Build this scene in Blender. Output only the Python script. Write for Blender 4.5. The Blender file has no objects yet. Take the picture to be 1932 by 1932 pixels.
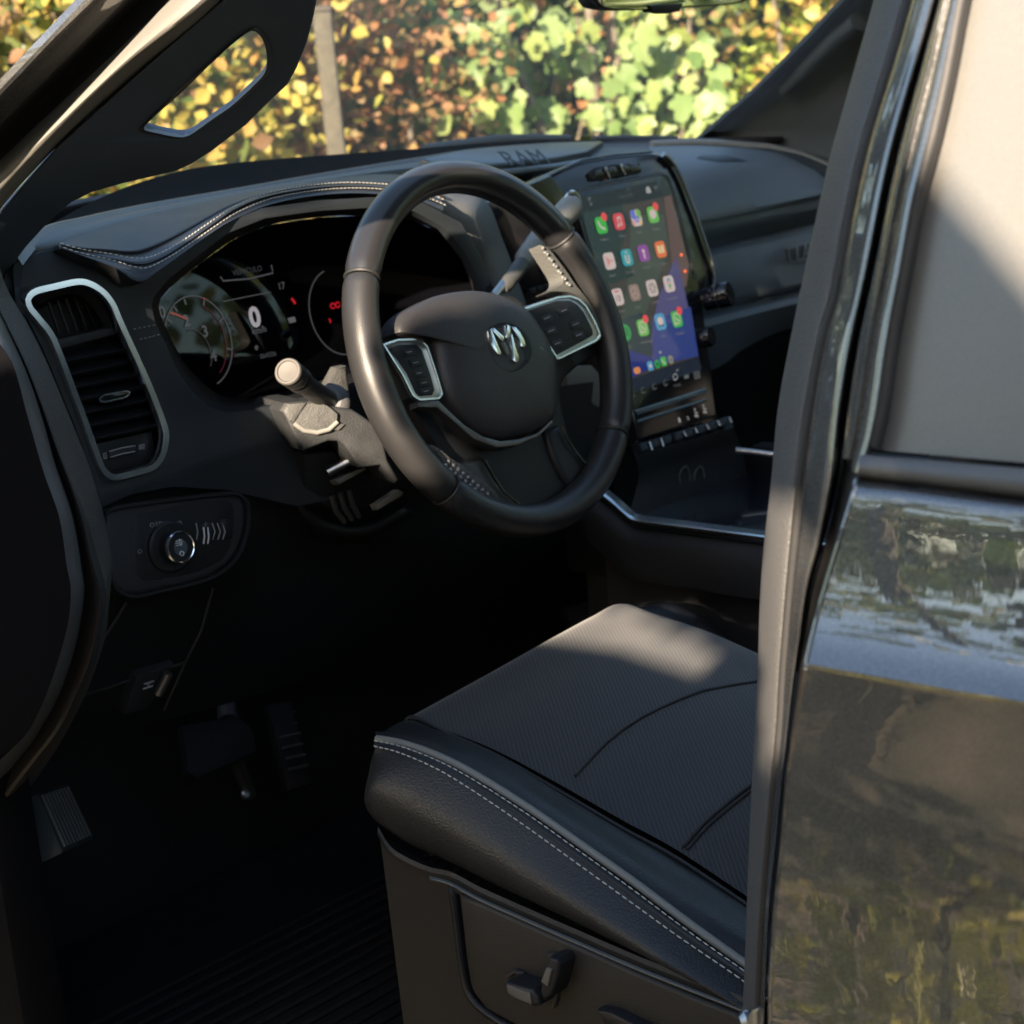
import bpy, bmesh, math, random
import numpy as np
from mathutils import Vector, Matrix, geometry
random.seed(7); rng = np.random.default_rng(11)
scene = bpy.context.scene
COL = scene.collection

# ------------------------------------------------------------------ camera
FPX = 3450.0                       # focal length in units of a 1932 px wide frame
CAM = np.array([-0.70, -0.71, 1.70])
_y, _p, _r = math.radians(46), math.radians(-13.7), math.radians(4.9)
FW = np.array([math.sin(_y)*math.cos(_p), math.cos(_y)*math.cos(_p), math.sin(_p)])
_rt = np.array([math.cos(_y), -math.sin(_y), 0.0]); _up = np.cross(_rt, FW)
RT = _rt*math.cos(_r) - _up*math.sin(_r); UP = _up*math.cos(_r) + _rt*math.sin(_r)
cd = bpy.data.cameras.new('camera'); cam = bpy.data.objects.new('camera', cd); COL.objects.link(cam)
M = Matrix(((RT[0], UP[0], -FW[0], CAM[0]), (RT[1], UP[1], -FW[1], CAM[1]), (RT[2], UP[2], -FW[2], CAM[2]), (0, 0, 0, 1)))
cam.matrix_world = M
cd.sensor_width = 36; cd.lens = FPX/1932*36; cd.clip_start = 0.05; cd.clip_end = 2000
cd.dof.use_dof = True; cd.dof.focus_distance = 1.42; cd.dof.aperture_fstop = 12.5
scene.camera = cam

# ------------------------------------------------------------------ light
EXPOSURE = 2.0
SUN = np.array([0.8818, 0.3563, -0.3090]); SUN = SUN/np.linalg.norm(SUN)      # travel direction of the light
world = bpy.data.worlds.new('World'); scene.world = world; world.use_nodes = True
wn = world.node_tree.nodes; bg = wn['Background']
sky = wn.new('ShaderNodeTexSky'); sky.sky_type = 'NISHITA'; sky.sun_disc = False
sky.sun_elevation = math.asin(-SUN[2]); sky.sun_rotation = math.atan2(-SUN[0], -SUN[1])
sky.air_density = 1.0; sky.dust_density = 1.6; sky.ozone_density = 1.0
world.node_tree.links.new(sky.outputs[0], bg.inputs[0]); bg.inputs[1].default_value = 0.125
sd = bpy.data.lights.new('sun', 'SUN'); sun = bpy.data.objects.new('sun', sd); COL.objects.link(sun)
sd.energy = 5.0; sd.angle = math.radians(0.5); sd.color = (1.0, 0.81, 0.61)
sun.rotation_euler = Vector(SUN).to_track_quat('-Z', 'Y').to_euler(); sun.location = (-6, -2, 6)
scene.view_settings.view_transform = 'Standard'; scene.view_settings.look = 'None'
scene.view_settings.exposure = EXPOSURE; scene.view_settings.gamma = 1.0; scene.view_settings.use_curve_mapping = False
EM = 1.0/2**EXPOSURE
cy = scene.cycles; cy.max_bounces = 8; cy.transparent_max_bounces = 16; cy.caustics_reflective = False; cy.caustics_refractive = False
cy.sample_clamp_indirect = 6.0

# ------------------------------------------------------------------ measuring helpers (survey of the photograph onto real planes)
def ray(u, v): return (RT*(u-966) + UP*(966-v) + FW*FPX)/FPX
def Pl(u, v, p0, n):
    d = ray(u, v); n = np.asarray(n, float); t = ((np.asarray(p0, float)-CAM) @ n)/(d @ n); return Vector(CAM + d*t)
def X(u, v, x): return Pl(u, v, (x, 0, 0), (1, 0, 0))
def Y(u, v, y): return Pl(u, v, (0, y, 0), (0, 1, 0))
def Z(u, v, z): return Pl(u, v, (0, 0, z), (0, 0, 1))
def D(u, v, d): return Vector(CAM + ray(u, v)*d)
def xs(pts): return [X(*p) for p in pts]
def ys(pts): return [Y(*p) for p in pts]
def cx(pts, x): return [X(u, v, x) for u, v in pts]
def cyy(pts, y): return [Y(u, v, y) for u, v in pts]

# ------------------------------------------------------------------ materials
def s2l(c): return tuple((x/12.92 if x <= .04045 else ((x+.055)/1.055)**2.4) for x in (v/255 for v in c))
def mat(name, col, rough=.5, metal=0., coat=0., spec=.5, bump=None, bstr=.2, var=0., vscale=8., coat_rough=.03, btype='noise', sheen=0.):
    m = bpy.data.materials.new(name); m.use_nodes = True; nt = m.node_tree; b = nt.nodes['Principled BSDF']
    b.inputs['Base Color'].default_value = (*col, 1); b.inputs['Roughness'].default_value = rough
    b.inputs['Metallic'].default_value = metal; b.inputs['Coat Weight'].default_value = coat
    b.inputs['Coat Roughness'].default_value = coat_rough; b.inputs['Specular IOR Level'].default_value = spec
    tc = nt.nodes.new('ShaderNodeTexCoord')
    if sheen: b.inputs['Sheen Weight'].default_value = sheen
    if bump:
        if btype == 'voronoi':
            t = nt.nodes.new('ShaderNodeTexVoronoi'); t.inputs['Scale'].default_value = bump; out = t.outputs['Distance']
        else:
            t = nt.nodes.new('ShaderNodeTexNoise'); t.inputs['Scale'].default_value = bump; t.inputs['Detail'].default_value = 3; out = t.outputs['Fac']
        nt.links.new(tc.outputs['Object'], t.inputs['Vector'])
        bn = nt.nodes.new('ShaderNodeBump'); bn.inputs['Strength'].default_value = bstr; bn.inputs['Distance'].default_value = .4/bump
        nt.links.new(out, bn.inputs['Height']); nt.links.new(bn.outputs[0], b.inputs['Normal'])
    if var:
        t = nt.nodes.new('ShaderNodeTexNoise'); t.inputs['Scale'].default_value = vscale; t.inputs['Detail'].default_value = 5
        nt.links.new(tc.outputs['Object'], t.inputs['Vector'])
        r = nt.nodes.new('ShaderNodeValToRGB'); e = r.color_ramp.elements
        e[0].position = .3; e[1].position = .7
        e[0].color = (*[c*(1-var) for c in col], 1); e[1].color = (*[min(1, c*(1+var)) for c in col], 1)
        nt.links.new(t.outputs['Fac'], r.inputs[0]); nt.links.new(r.outputs[0], b.inputs['Base Color'])
        mr = nt.nodes.new('ShaderNodeMapRange'); mr.inputs['To Min'].default_value = max(0, rough-.08); mr.inputs['To Max'].default_value = min(1, rough+.1)
        nt.links.new(t.outputs['Fac'], mr.inputs['Value']); nt.links.new(mr.outputs[0], b.inputs['Roughness'])
    return m
def emis(name, rgb, k=1.0):
    m = bpy.data.materials.new(name); m.use_nodes = True; b = m.node_tree.nodes['Principled BSDF']
    c = s2l(rgb); b.inputs['Base Color'].default_value = (.01, .01, .01, 1); b.inputs['Roughness'].default_value = .25
    b.inputs['Emission Color'].default_value = (*c, 1); b.inputs['Emission Strength'].default_value = EM*k
    return m
MT = {}
MT['plastic'] = mat('dark_grain_plastic', (.022, .023, .026), .52, spec=.35, bump=900, bstr=.35, var=.18, vscale=6, btype='voronoi')
MT['plastic2'] = mat('dark_smooth_plastic', (.012, .013, .015), .48, spec=.32, bump=1400, bstr=.12, var=.15)
MT['soft'] = mat('soft_dash_vinyl', (.036, .045, .052), .40, bump=700, bstr=.25, var=.12, vscale=5, btype='voronoi')
MT['leather'] = mat('black_leather', (.018, .019, .021), .42, spec=.4, bump=520, bstr=.45, var=.2, vscale=14, btype='voronoi')
MT['leather2'] = mat('smooth_wheel_leather', (.021, .021, .022), .37, bump=900, bstr=.18, var=.15, vscale=10, btype='voronoi')
MT['perf'] = mat('perforated_leather', (.06, .058, .056), .55, bump=380, bstr=.9, btype='voronoi')
MT['gloss'] = mat('piano_black', (.008, .008, .010), .14, coat=.2)
MT['lens'] = mat('black_lens', (.004, .004, .006), .02, spec=.5)
MT['chrome'] = mat('bright_chrome', (.90, .92, .93), .16, metal=1, var=.05, vscale=20)
MT['satin'] = mat('satin_silver', (.42, .43, .44), .30, metal=1, bump=1500, bstr=.05)
MT['darksatin'] = mat('dark_satin', (.16, .155, .15), .38, metal=.8)
MT['grey'] = mat('grey_trim_plastic', (.115, .118, .122), .50, bump=800, bstr=.4, var=.1, btype='voronoi')
MT['pillar'] = mat('pillar_trim', (.065, .090, .130), .60, bump=700, bstr=.2, var=.1)
MT['rubber'] = mat('black_rubber', (.022, .022, .023), .55, bump=500, bstr=.15)
MT['fabric'] = mat('perforated_seat_leather', (.030, .031, .033), .60, spec=.3, sheen=.22)
MT['thread'] = mat('pale_thread', (.48, .47, .43), .8)
MT['piping'] = mat('grey_piping', (.20, .195, .17), .55, bump=900, bstr=.2)
MT['carpet'] = mat('black_carpet', (.008, .008, .009), .95, spec=.1, bump=300, bstr=.8, var=.3, vscale=40)
MT['matrubber'] = mat('floor_mat_rubber', (.008, .008, .009), .7, spec=.15, bump=160, bstr=.5)
MT['print'] = mat('white_print', (.62, .63, .64), .6)
MT['dimprint'] = mat('dim_print', (.28, .28, .28), .6)
MT['headliner'] = mat('headliner_cloth', (.16, .16, .155), .95, bump=600, bstr=.3)
MT['emboss'] = mat('embossed_vinyl', (.030, .034, .040), .40)
MT['badge'] = mat('badge_satin', (.10, .11, .12), .35, metal=.5)
def paint_mat():
    m = bpy.data.materials.new('metallic_grey_paint'); m.use_nodes = True; nt = m.node_tree; b = nt.nodes['Principled BSDF']
    tc = nt.nodes.new('ShaderNodeTexCoord')
    b.inputs['Metallic'].default_value = .3; b.inputs['Roughness'].default_value = .42
    b.inputs['Coat Weight'].default_value = 1.0; b.inputs['Coat Roughness'].default_value = .008; b.inputs['Coat IOR'].default_value = 2.15
    v = nt.nodes.new('ShaderNodeTexVoronoi'); v.inputs['Scale'].default_value = 1500
    nt.links.new(tc.outputs['Object'], v.inputs['Vector'])
    r = nt.nodes.new('ShaderNodeValToRGB'); e = r.color_ramp.elements; e[0].color = (.055, .057, .058, 1); e[1].color = (.135, .136, .134, 1); e[0].position = .35; e[1].position = 1
    nt.links.new(v.outputs['Color'], r.inputs[0]); nt.links.new(r.outputs[0], b.inputs['Base Color'])
    nm = nt.nodes.new('ShaderNodeMixRGB'); nm.inputs[0].default_value = .22
    geo = nt.nodes.new('ShaderNodeNewGeometry')
    sub = nt.nodes.new('ShaderNodeVectorMath'); sub.operation = 'SUBTRACT'; sub.inputs[1].default_value = (.5, .5, .5)
    nt.links.new(v.outputs['Color'], sub.inputs[0])
    sc = nt.nodes.new('ShaderNodeVectorMath'); sc.operation = 'SCALE'; sc.inputs['Scale'].default_value = .25; nt.links.new(sub.outputs[0], sc.inputs[0])
    ad = nt.nodes.new('ShaderNodeVectorMath'); ad.operation = 'ADD'; nt.links.new(geo.outputs['Normal'], ad.inputs[0]); nt.links.new(sc.outputs[0], ad.inputs[1])
    no = nt.nodes.new('ShaderNodeVectorMath'); no.operation = 'NORMALIZE'; nt.links.new(ad.outputs[0], no.inputs[0]); nt.links.new(no.outputs[0], b.inputs['Normal'])
    # orange peel on the clear coat
    o = nt.nodes.new('ShaderNodeTexNoise'); o.inputs['Scale'].default_value = 70; o.inputs['Detail'].default_value = 2
    nt.links.new(tc.outputs['Object'], o.inputs['Vector'])
    bp = nt.nodes.new('ShaderNodeBump'); bp.inputs['Strength'].default_value = .10; bp.inputs['Distance'].default_value = .0005
    nt.links.new(o.outputs['Fac'], bp.inputs['Height']); nt.links.new(bp.outputs[0], b.inputs['Coat Normal'])
    return m
MT['paint'] = paint_mat()
def dusty_glass():
    m = bpy.data.materials.new('dusty_tinted_glass'); m.use_nodes = True; nt = m.node_tree; b = nt.nodes['Principled BSDF']
    tc = nt.nodes.new('ShaderNodeTexCoord')
    n = nt.nodes.new('ShaderNodeTexNoise'); n.inputs['Scale'].default_value = 900; n.inputs['Detail'].default_value = 4; nt.links.new(tc.outputs['Object'], n.inputs['Vector'])
    r = nt.nodes.new('ShaderNodeValToRGB'); e = r.color_ramp.elements; e[0].position = .3; e[1].position = .75
    e[0].color = (.125, .126, .120, 1); e[1].color = (.170, .167, .158, 1); nt.links.new(n.outputs['Fac'], r.inputs[0]); nt.links.new(r.outputs[0], b.inputs['Base Color'])
    b.inputs['Roughness'].default_value = .5; b.inputs['Coat Weight'].default_value = 1.0; b.inputs['Coat Roughness'].default_value = .30; b.inputs['Coat IOR'].default_value = 1.7
    return m
MT['dusty'] = dusty_glass()
def clear_glass(name, dust=.03, tint=(.93, .97, .94)):
    m = bpy.data.materials.new(name); m.use_nodes = True; nt = m.node_tree; nt.nodes.remove(nt.nodes['Principled BSDF']); out = nt.nodes['Material Output']
    t = nt.nodes.new('ShaderNodeBsdfTransparent'); t.inputs[0].default_value = (*tint, 1)
    g = nt.nodes.new('ShaderNodeBsdfGlossy'); g.inputs['Roughness'].default_value = .01
    d = nt.nodes.new('ShaderNodeBsdfTranslucent'); d.inputs[0].default_value = (.8, .8, .75, 1)
    d2 = nt.nodes.new('ShaderNodeBsdfDiffuse'); d2.inputs[0].default_value = (.8, .8, .75, 1)
    md = nt.nodes.new('ShaderNodeMixShader'); md.inputs[0].default_value = .5; nt.links.new(d.outputs[0], md.inputs[1]); nt.links.new(d2.outputs[0], md.inputs[2])
    lw = nt.nodes.new('ShaderNodeLayerWeight'); lw.inputs[0].default_value = .5
    pw_ = nt.nodes.new('ShaderNodeMath'); pw_.operation = 'POWER'; pw_.inputs[1].default_value = 4.0; nt.links.new(lw.outputs['Facing'], pw_.inputs[0])
    fr = nt.nodes.new('ShaderNodeMath'); fr.operation = 'MULTIPLY_ADD'; fr.inputs[1].default_value = .55; fr.inputs[2].default_value = .03; nt.links.new(pw_.outputs[0], fr.inputs[0])
    m1 = nt.nodes.new('ShaderNodeMixShader'); nt.links.new(fr.outputs[0], m1.inputs[0]); nt.links.new(t.outputs[0], m1.inputs[1]); nt.links.new(g.outputs[0], m1.inputs[2])
    m2 = nt.nodes.new('ShaderNodeMixShader'); m2.inputs[0].default_value = dust; nt.links.new(m1.outputs[0], m2.inputs[1]); nt.links.new(md.outputs[0], m2.inputs[2])
    nt.links.new(m2.outputs[0], out.inputs[0]); return m
MT['glass'] = clear_glass('windshield_glass', .075)
MT['sideglass'] = clear_glass('side_glass', .01, (.8, .83, .8))
def weave_mat():
    m = MT['fabric']; nt = m.node_tree; b = nt.nodes['Principled BSDF']
    tc = nt.nodes.new('ShaderNodeTexCoord'); mp = nt.nodes.new('ShaderNodeMapping'); mp.inputs['Rotation'].default_value = (0, 0, math.radians(38))
    nt.links.new(tc.outputs['Object'], mp.inputs[0])
    w = nt.nodes.new('ShaderNodeTexWave'); w.inputs['Scale'].default_value = 88; w.inputs['Distortion'].default_value = 1.2; w.inputs['Detail'].default_value = 1
    nt.links.new(mp.outputs[0], w.inputs[0])
    bp = nt.nodes.new('ShaderNodeBump'); bp.inputs['Strength'].default_value = .35; bp.inputs['Distance'].default_value = .0008
    nt.links.new(w.outputs['Fac'], bp.inputs['Height']); nt.links.new(bp.outputs[0], b.inputs['Normal'])
    r = nt.nodes.new('ShaderNodeValToRGB'); r.color_ramp.elements[0].color = (.022, .024, .028, 1); r.color_ramp.elements[1].color = (.046, .047, .049, 1)
    nt.links.new(w.outputs['Fac'], r.inputs[0]); nt.links.new(r.outputs[0], b.inputs['Base Color'])
weave_mat()
def leaf_mat(name, cols, trans=.3, rough=.5, by='island', sat_var=.25):
    m = bpy.data.materials.new(name); m.use_nodes = True; nt = m.node_tree; b = nt.nodes['Principled BSDF']; out = nt.nodes['Material Output']
    if by == 'object':
        i = nt.nodes.new('ShaderNodeObjectInfo'); f = i.outputs['Random']
    else:
        i = nt.nodes.new('ShaderNodeNewGeometry'); f = i.outputs['Random Per Island']
    r = nt.nodes.new('ShaderNodeValToRGB'); els = r.color_ramp.elements
    while len(els) < len(cols): els.new(.5)
    for k, c in enumerate(cols):
        els[k].position = k/(len(cols)-1); els[k].color = (*c, 1)
    nt.links.new(f, r.inputs[0]); nt.links.new(r.outputs[0], b.inputs['Base Color']); b.inputs['Roughness'].default_value = rough
    t = nt.nodes.new('ShaderNodeBsdfTranslucent'); nt.links.new(r.outputs[0], t.inputs[0])
    mx = nt.nodes.new('ShaderNodeMixShader'); mx.inputs[0].default_value = trans
    nt.links.new(b.outputs[0], mx.inputs[1]); nt.links.new(t.outputs[0], mx.inputs[2]); nt.links.new(mx.outputs[0], out.inputs[0])
    return m

# ------------------------------------------------------------------ object helpers
def empty(name, loc=(0, 0, 0), parent=None):
    o = bpy.data.objects.new(name, None); COL.objects.link(o); o.location = loc; o.empty_display_size = .1
    if parent: o.parent = parent
    return o
def tag(o, label=None, cat=None, group=None, kind=None):
    if label: o['label'] = label
    if cat: o['category'] = cat
    if group: o['group'] = group
    if kind: o['kind'] = kind
    return o
def link(name, me, m, parent=None, smooth=True, angle=38):
    if isinstance(m, (list, tuple)):
        for k in m: me.materials.append(k)
    elif m: me.materials.append(m)
    if smooth and len(me.polygons):
        me.shade_smooth(); me.set_sharp_from_angle(angle=math.radians(angle))
    o = bpy.data.objects.new(name, me); COL.objects.link(o)
    if parent: o.parent = parent
    return o
def from_bm(name, bm, m, parent=None, smooth=True, angle=38):
    me = bpy.data.meshes.new(name); bmesh.ops.recalc_face_normals(bm, faces=bm.faces); bm.to_mesh(me); bm.free()
    return link(name, me, m, parent, smooth, angle)
def pyd(name, vs, fs, m, parent=None, smooth=True, angle=38):
    me = bpy.data.meshes.new(name); me.from_pydata([tuple(v) for v in vs], [], fs); me.update()
    return link(name, me, m, parent, smooth, angle)
def cat(pts, closed=False, per=10):
    pts = [Vector(p) for p in pts]; n = len(pts)
    if n == 2 and not closed: return [pts[0].lerp(pts[1], i/per) for i in range(per+1)]
    out = []
    for i in range(n if closed else n-1):
        if closed: p0, p1, p2, p3 = pts[i-1], pts[i], pts[(i+1) % n], pts[(i+2) % n]
        else: p0, p1, p2, p3 = pts[max(i-1, 0)], pts[i], pts[i+1], pts[min(i+2, n-1)]
        for k in range(per):
            t = k/per
            out.append(.5*((2*p1) + (p2-p0)*t + (2*p0-5*p1+4*p2-p3)*t*t + (3*p1-p0-3*p2+p3)*t**3))
    if not closed: out.append(pts[-1].copy())
    return out
def resample(pts, n, closed=False, smooth=True):
    p = cat(pts, closed) if smooth else [Vector(q) for q in pts]
    if closed: p = p + [p[0]]
    L = [0.0]
    for a, b in zip(p, p[1:]): L.append(L[-1]+(b-a).length)
    out = []; j = 0; m = n if closed else n-1
    for i in range(n):
        t = L[-1]*i/m
        while j < len(L)-2 and L[j+1] < t: j += 1
        w = (t-L[j])/max(L[j+1]-L[j], 1e-9); out.append(p[j].lerp(p[j+1], min(max(w, 0), 1)))
    return out
def loft(name, rows, m, parent=None, n=40, closed=False, cross=0, caps=False, smooth_rows=True, thick=0., angle=38):
    R = [resample(r, n, closed, smooth_rows) for r in rows]
    if cross:                                            # smooth across the rows too
        cols = [cat([r[i] for r in R], False, cross) for i in range(n)]
        R = [[c[k] for c in cols] for k in range(len(cols[0]))]
    vs = [p for r in R for p in r]; fs = []; k = len(R)
    for a in range(k-1):
        for i in range(n if closed else n-1):
            j = (i+1) % n; fs.append((a*n+i, a*n+j, (a+1)*n+j, (a+1)*n+i))
    if caps:
        if closed: fs.append(tuple(range(n))); fs.append(tuple((k-1)*n+i for i in range(n)))
    o = pyd(name, vs, fs, m, parent, True, angle)
    bm = bmesh.new(); bm.from_mesh(o.data); bmesh.ops.recalc_face_normals(bm, faces=bm.faces); bm.to_mesh(o.data); bm.free()
    if thick:
        s = o.modifiers.new('thickness', 'SOLIDIFY'); s.thickness = thick; s.offset = 0
    return o
def tube_into(bm, path, r, seg=8, closed=False, taper=None, flat=1.0, upv=None):
    path = [Vector(p) for p in path]; n = len(path); rings = []; prev = None
    for i, p in enumerate(path):
        if closed: t = path[(i+1) % n]-path[i-1]
        else: t = path[min(i+1, n-1)]-path[max(i-1, 0)]
        t.normalize()
        if upv is not None: a = (Vector(upv)-t*Vector(upv).dot(t)).normalized()
        else:
            a = prev if prev is not None else (Vector((0, 0, 1)) if abs(t.z) < .9 else Vector((1, 0, 0)))
            a = (a-t*a.dot(t)).normalized()
        prev = a; b = t.cross(a); rr = r*(taper(i/max(n-1, 1)) if taper else 1)
        rings.append([bm.verts.new(p+a*rr*flat*math.cos(2*math.pi*k/seg)+b*rr*math.sin(2*math.pi*k/seg)) for k in range(seg)])
    for i in range(n if closed else n-1):
        A, B = rings[i], rings[(i+1) % n]
        for k in range(seg): bm.faces.new((A[k], A[(k+1) % seg], B[(k+1) % seg], B[k]))
    if not closed: bm.faces.new(rings[0][::-1]); bm.faces.new(rings[-1])
def tube(name, path, r, m, parent=None, seg=10, closed=False, taper=None, flat=1.0, upv=None):
    bm = bmesh.new(); tube_into(bm, path, r, seg, closed, taper, flat, upv); return from_bm(name, bm, m, parent, True, 50)
def slab(name, pts, n, depth, m, parent=None, bevel=.0015, seg=2, holes=()):
    """outline in 3-D, front face facing n, body going back by depth, front rim rounded"""
    n = Vector(n).normalized(); bm = bmesh.new(); loops = [list(map(Vector, pts))]+[list(map(Vector, h)) for h in holes]
    F = [[bm.verts.new(p) for p in L] for L in loops]; B = [[bm.verts.new(p-n*depth) for p in L] for L in loops]
    edges = []
    for f, b in zip(F, B):
        for i in range(len(f)):
            j = (i+1) % len(f); bm.faces.new((f[i], f[j], b[j], b[i]))
    if not holes: bm.faces.new(F[0]); bm.faces.new(B[0][::-1])
    else:
        ff = [v for L in F for v in L]; bb = [v for L in B for v in L]
        for t in geometry.tessellate_polygon(loops):
            try: bm.faces.new([ff[i] for i in t]); bm.faces.new([bb[i] for i in t[::-1]])
            except ValueError: pass
    bmesh.ops.recalc_face_normals(bm, faces=bm.faces)
    if bevel:
        for f in F:
            for i in range(len(f)):
                e = bm.edges.get((f[i], f[(i+1) % len(f)]))
                if e: edges.append(e)
        bmesh.ops.bevel(bm, geom=edges, offset=bevel, segments=seg, profile=.5, affect='EDGES', clamp_overlap=True)
    return from_bm(name, bm, m, parent, True, 35)
def dome(name, pts, n, prof, m, parent=None, N=72, smooth=True):
    """rings of an outline shrunk to its centre: prof = [(scale, height), ...]"""
    n = Vector(n).normalized(); P = resample(pts, N, True, smooth); c = sum(P, Vector())/N
    vs = []; fs = []
    for s, h in prof:
        for p in P: vs.append(c+(p-c)*s+n*h)
    for a in range(len(prof)-1):
        for i in range(N): fs.append((a*N+i, a*N+(i+1) % N, (a+1)*N+(i+1) % N, (a+1)*N+i))
    fs.append(tuple((len(prof)-1)*N+i for i in range(N)))
    o = pyd(name, vs, fs, m, parent, True, 45)
    bm = bmesh.new(); bm.from_mesh(o.data); bmesh.ops.recalc_face_normals(bm, faces=bm.faces); bm.to_mesh(o.data); bm.free()
    return o
def lathe(name, prof, c, axis, m, parent=None, seg=32):
    axis = Vector(axis).normalized(); a = axis.orthogonal().normalized(); b = axis.cross(a); c = Vector(c); vs = []; fs = []
    for r, h in prof:
        for k in range(seg):
            t = 2*math.pi*k/seg; vs.append(c+axis*h+(a*math.cos(t)+b*math.sin(t))*r)
    for i in range(len(prof)-1):
        for k in range(seg): fs.append((i*seg+k, i*seg+(k+1) % seg, (i+1)*seg+(k+1) % seg, (i+1)*seg+k))
    fs.append(tuple(range(seg))[::-1]); fs.append(tuple((len(prof)-1)*seg+k for k in range(seg)))
    return pyd(name, vs, fs, m, parent, True, 40)
def ring(name, pts, n, w, h, m, parent=None, N=96, smooth=True):
    """a rounded band following a closed outline, w wide and h proud"""
    n = Vector(n).normalized(); P = resample(pts, N, True, smooth); vs = []; fs = []
    prof = [(-.5, 0), (-.5, .6), (-.32, 1), (.32, 1), (.5, .6), (.5, 0)]; k = len(prof)
    for i in range(N):
        t = (P[(i+1) % N]-P[i-1]).normalized(); s = t.cross(n).normalized()
        for a, b in prof: vs.append(P[i]+s*a*w+n*b*h)
    for i in range(N):
        j = (i+1) % N
        for a in range(k-1): fs.append((i*k+a, i*k+a+1, j*k+a+1, j*k+a))
    o = pyd(name, vs, fs, m, parent, True, 50)
    bm = bmesh.new(); bm.from_mesh(o.data); bmesh.ops.recalc_face_normals(bm, faces=bm.faces); bm.to_mesh(o.data); bm.free()
    return o
def box(name, c, ex, ey, ez, m, parent=None, bevel=.002):
    """box with half-axis vectors"""
    c, ex, ey, ez = map(Vector, (c, ex, ey, ez)); bm = bmesh.new()
    v = [bm.verts.new(c+ex*a+ey*b+ez*d) for a in (-1, 1) for b in (-1, 1) for d in (-1, 1)]
    for f in ((0, 1, 3, 2), (4, 6, 7, 5), (0, 4, 5, 1), (2, 3, 7, 6), (0, 2, 6, 4), (1, 5, 7, 3)): bm.faces.new([v[i] for i in f])
    bmesh.ops.recalc_face_normals(bm, faces=bm.faces)
    if bevel: bmesh.ops.bevel(bm, geom=bm.edges[:], offset=bevel, segments=2, affect='EDGES', profile=.5)
    return from_bm(name, bm, m, parent)
def abox(name, lo, hi, m, parent=None, bevel=.01):
    lo, hi = Vector(lo), Vector(hi); c = (lo+hi)/2; h = (hi-lo)/2
    return box(name, c, (h.x, 0, 0), (0, h.y, 0), (0, 0, h.z), m, parent, bevel)
def text_mesh(s, size, extrude=0., align='CENTER', bold=0.):
    cu = bpy.data.curves.new('lettering', 'FONT'); cu.body = s; cu.size = size; cu.extrude = extrude; cu.align_x = align; cu.align_y = 'CENTER'; cu.offset = bold; cu.resolution_u = 3
    o = bpy.data.objects.new('lettering', cu); COL.objects.link(o); dg = bpy.context.evaluated_depsgraph_get(); dg.update()
    me = bpy.data.meshes.new_from_object(o.evaluated_get(dg)); bpy.data.objects.remove(o); bpy.data.curves.remove(cu); return me
def text(name, s, size, o, ex, ey, m, parent=None, extrude=0., align='CENTER', bold=0.):
    me = text_mesh(s, size, extrude, align, bold); ex = Vector(ex).normalized(); ey = Vector(ey); ey = (ey-ex*ey.dot(ex)).normalized(); ez = ex.cross(ey)
    T = Matrix(((ex.x, ey.x, ez.x, o[0]), (ex.y, ey.y, ez.y, o[1]), (ex.z, ey.z, ez.z, o[2]), (0, 0, 0, 1))); me.transform(T); me.materials.clear()
    return link(name, me, m, parent, False)
def stitches(name, path, step, length, r, m, parent, lift=(0, 0, 0)):
    P = cat(path, False, 30); bm = bmesh.new(); acc = 0; a = None; L = Vector(lift)
    pts = resample(path, max(4, int(sum((q-p).length for p, q in zip(P, P[1:]))/step)*2))
    for i in range(0, len(pts)-1, 2):
        p, q = pts[i]+L, pts[i+1]+L; q = p+(q-p).normalized()*length; mid = (p+q)/2+L*.5
        tube_into(bm, [p, mid, q], r, 5, taper=lambda t: .55+.9*t*(1-t)*2)
    o = from_bm(name, bm, m, parent); o['kind'] = 'stuff'; return o

# ================================================================== THE TRUCK (origin on the ground under the driver's sill)
truck = tag(empty('pickup_truck'), 'dark grey pickup truck with its driver door open, black leather cab showing', 'pickup truck')
XR = 1.90                                              # far side of the cab

# ---- shell: floor, roof, far side, rear wall, hood
abox('cab_floor', (.06, -1.3, .70), (XR, 1.12, .745), MT['carpet'], truck)
abox('firewall', (.10, 1.06, .74), (XR-.02, 1.10, 1.50), MT['plastic2'], truck)
abox('rear_wall', (.10, -1.36, .70), (XR-.05, -1.30, 1.55), MT['headliner'], truck)
roof = loft('roof', [[(.22, -1.45, 1.985), (.24, -.6, 2.03), (.25, .1, 2.015), (.30, .36, 1.965)], [(.98, -1.5, 2.04), (.98, -.6, 2.075), (.98, .1, 2.06), (.98, .42, 2.0)], [(XR-.22, -1.45, 1.985), (XR-.24, -.6, 2.03), (XR-.25, .1, 2.015), (XR-.30, .36, 1.965)]], MT['paint'], truck, 24, cross=6, thick=.02)
loft('headliner', [[(.25, -1.40, 1.955), (.27, -.6, 1.985), (.28, .1, 1.97), (.32, .34, 1.93)], [(.98, -1.45, 2.005), (.98, -.6, 2.035), (.98, .1, 2.02), (.98, .40, 1.965)], [(XR-.25, -1.40, 1.955), (XR-.27, -.6, 1.985), (XR-.28, .1, 1.97), (XR-.32, .34, 1.93)]], MT['headliner'], truck, 24, cross=6, thick=.01)
loft('side_rail', [[(.20, -1.4, 1.93), (.215, -.3, 1.955), (.23, .15, 1.94)], [(.17, -1.4, 1.96), (.19, -.3, 1.985), (.215, .15, 1.965)], [(.22, -1.4, 1.995), (.24, -.3, 2.02), (.26, .15, 2.0)]], MT['paint'], truck, 16, thick=.015)
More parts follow.
